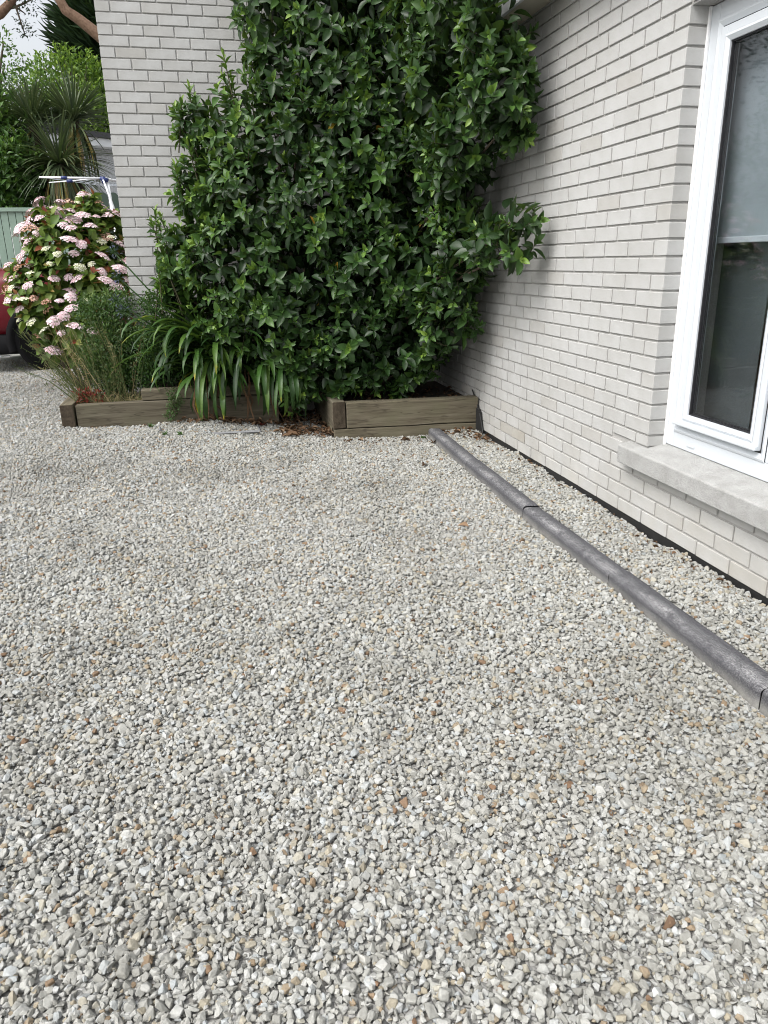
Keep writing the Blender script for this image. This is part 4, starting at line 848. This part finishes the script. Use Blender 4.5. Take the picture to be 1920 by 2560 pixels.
ms = MB(); ms.add([(1.995, 5.475, -.02), (2.02, 5.36, -.02), (2.02, 5.42, .16), (1.995, 5.475, .19), (2.024, 5.47, -.02), (2.024, 5.37, -.02), (2.024, 5.42, .16), (2.024, 5.475, .19)], [[[0, 1, 2, 3], [0, 4, 5, 1], [1, 5, 6, 2], [2, 6, 7, 3], [3, 7, 4, 0], [7, 6, 5, 4]]])
o = build('membrane_offcut', ms, M['black'], None, pos=(2.01, 5.42, 0)); tag(o, 'black plastic membrane flap tucked beside the planter end', 'membrane')
bs = MB(); bs.box((-.70, 6.72, .9), (-.625, 6.80, 1.05)); o = build('downpipe_bracket', bs, M['stonegrey'], None, pos=(-.66, 6.76, .9)); tag(o, 'small grey block fixed to the left corner of the far wall', 'bracket')
TD = leaf_tpl(4, .55, .25, .45, .9)
def dropped(x, y, l, t, az, label, group=None, mat='dry', name='fallen_leaf'):
    L = Leaves(); z = float(gz(x, y))+.014; d = unit([math.cos(az), math.sin(az), rr(-.05, .2)]); L.add((0, 0, 0), d, UP+rdir()*.45, l, l*.5, t); mb = MB(); L.into(mb, TD)
    o = put(name, mb.mesh('leaf', smooth=True), M[mat], None, (x, y, z)); tag(o, label, 'leaf', group)
dropped(.50, 5.60, .11, .55, .2, 'large orange-brown leaf lying before the gap between the planters')
dropped(.33, 5.98, .08, .2, 1.0, 'dark red leaf on the gravel under the hanging strap leaves', None, 'red')
dropped(1.06, 5.38, .07, .7, 2.0, 'orange leaf on the gravel just in front of the right planter')
dropped(1.36, 5.36, .08, .15, .4, 'dark brown curled leaf in front of the planter near the kerb')
dropped(1.56, 5.22, .09, .35, 1.1, 'brown curled leaf touching the far end of the kerb')
dropped(1.52, 5.40, .06, .5, .5, 'green leaf lying by the planter beside the kerb end', None, 'laurel')
dropped(1.22, 3.42, .06, .75, 2.6, 'orange leaf alone on the gravel left of the first kerb joint')
dropped(1.29, 4.55, .07, .35, .9, 'brown twisted leaf midway along the kerb on its left')
for x, y in ((1.23, 4.85), (1.16, 4.72), (-.2, 5.0), (-.9, 4.6), (.4, 4.3), (1.8, 4.9), (1.86, 5.1), (1.75, 5.3), (-.6, 3.4), (.9, 3.0), (.1, 2.6), (-1.9, 7.4), (-2.1, 7.9)):
    dropped(x, y, rr(.025, .045), rr(.1, .9), rr(0, 6), 'small brown scrap of leaf scattered on the gravel', 'small leaf scraps on the gravel')
LL = Leaves()
for j in range(420):
    q = RNG.random(); x, y = (rr(.50, .90), rr(5.75, 6.6)) if q < .55 else ((rr(-.3, .5), rr(6.03, 6.12)) if q < .75 else ((rr(1.7, 2.0), rr(5.15, 5.45)) if q < .83 else (rr(.45, .9), rr(5.6, 5.85))))
    LL.add((x, y, float(gz(x, y))+rr(.008, .03)), unit([rr(-1, 1), rr(-1, 1), rr(-.2, .35)]), UP+rdir()*.6, rr(.035, .075), rr(.014, .03), rr(0, .95))
for j in range(150):
    x, y = (rr(1.93, 2.015), rr(2.2, 5.4)) if j < 70 else ((rr(.9, 1.9), rr(5.25, 5.48)) if j < 110 else (rr(-1.1, .4), rr(5.95, 6.12)))
    LL.add((x, y, float(gz(x, y))+rr(.004, .014)), unit([rr(-1, 1), rr(-1, 1), rr(-.1, .3)]), UP+rdir()*.6, rr(.012, .04), rr(.006, .014), rr(0, .6))
for j in range(110): LL.add((rr(1.1, 2.0), rr(5.62, 6.3), .228+rr(0, .012)), unit([rr(-1, 1), rr(-1, 1), rr(-.1, .3)]), UP+rdir()*.6, rr(.02, .06), rr(.01, .024), rr(0, .5))
mb = MB(); LL.into(mb, TD); o = build('leaf_litter', mb, M['dry'], smooth=True, kind='stuff'); o['label'] = 'dry brown leaf litter in the gap between the planters and along the walls'; o['category'] = 'leaf litter'
for (x, y, lab) in ((-.40, 5.72, 'tiny green weed sprout near the buried manhole edge'), (-.52, 6.0, 'small upright weed at the foot of the left sleepers'), (-.28, 5.66, 'low green weed rosette left of the manhole edge')):
    r = empty('weed', (x, y, float(gz(x, y))), lab, 'plant'); L = Leaves()
    for j in range(12): L.add((x+rr(-.01, .01), y+rr(-.01, .01), float(gz(x, y))+.005), unit([rr(-1, 1), rr(-1, 1), rr(.3, 1.4)]), UP, rr(.025, .05), .012, rr(.5, .85))
    mb = MB(); L.into(mb, leaf_tpl(2, .3, .2)); build('foliage', mb, M['laurel'], r, smooth=True)
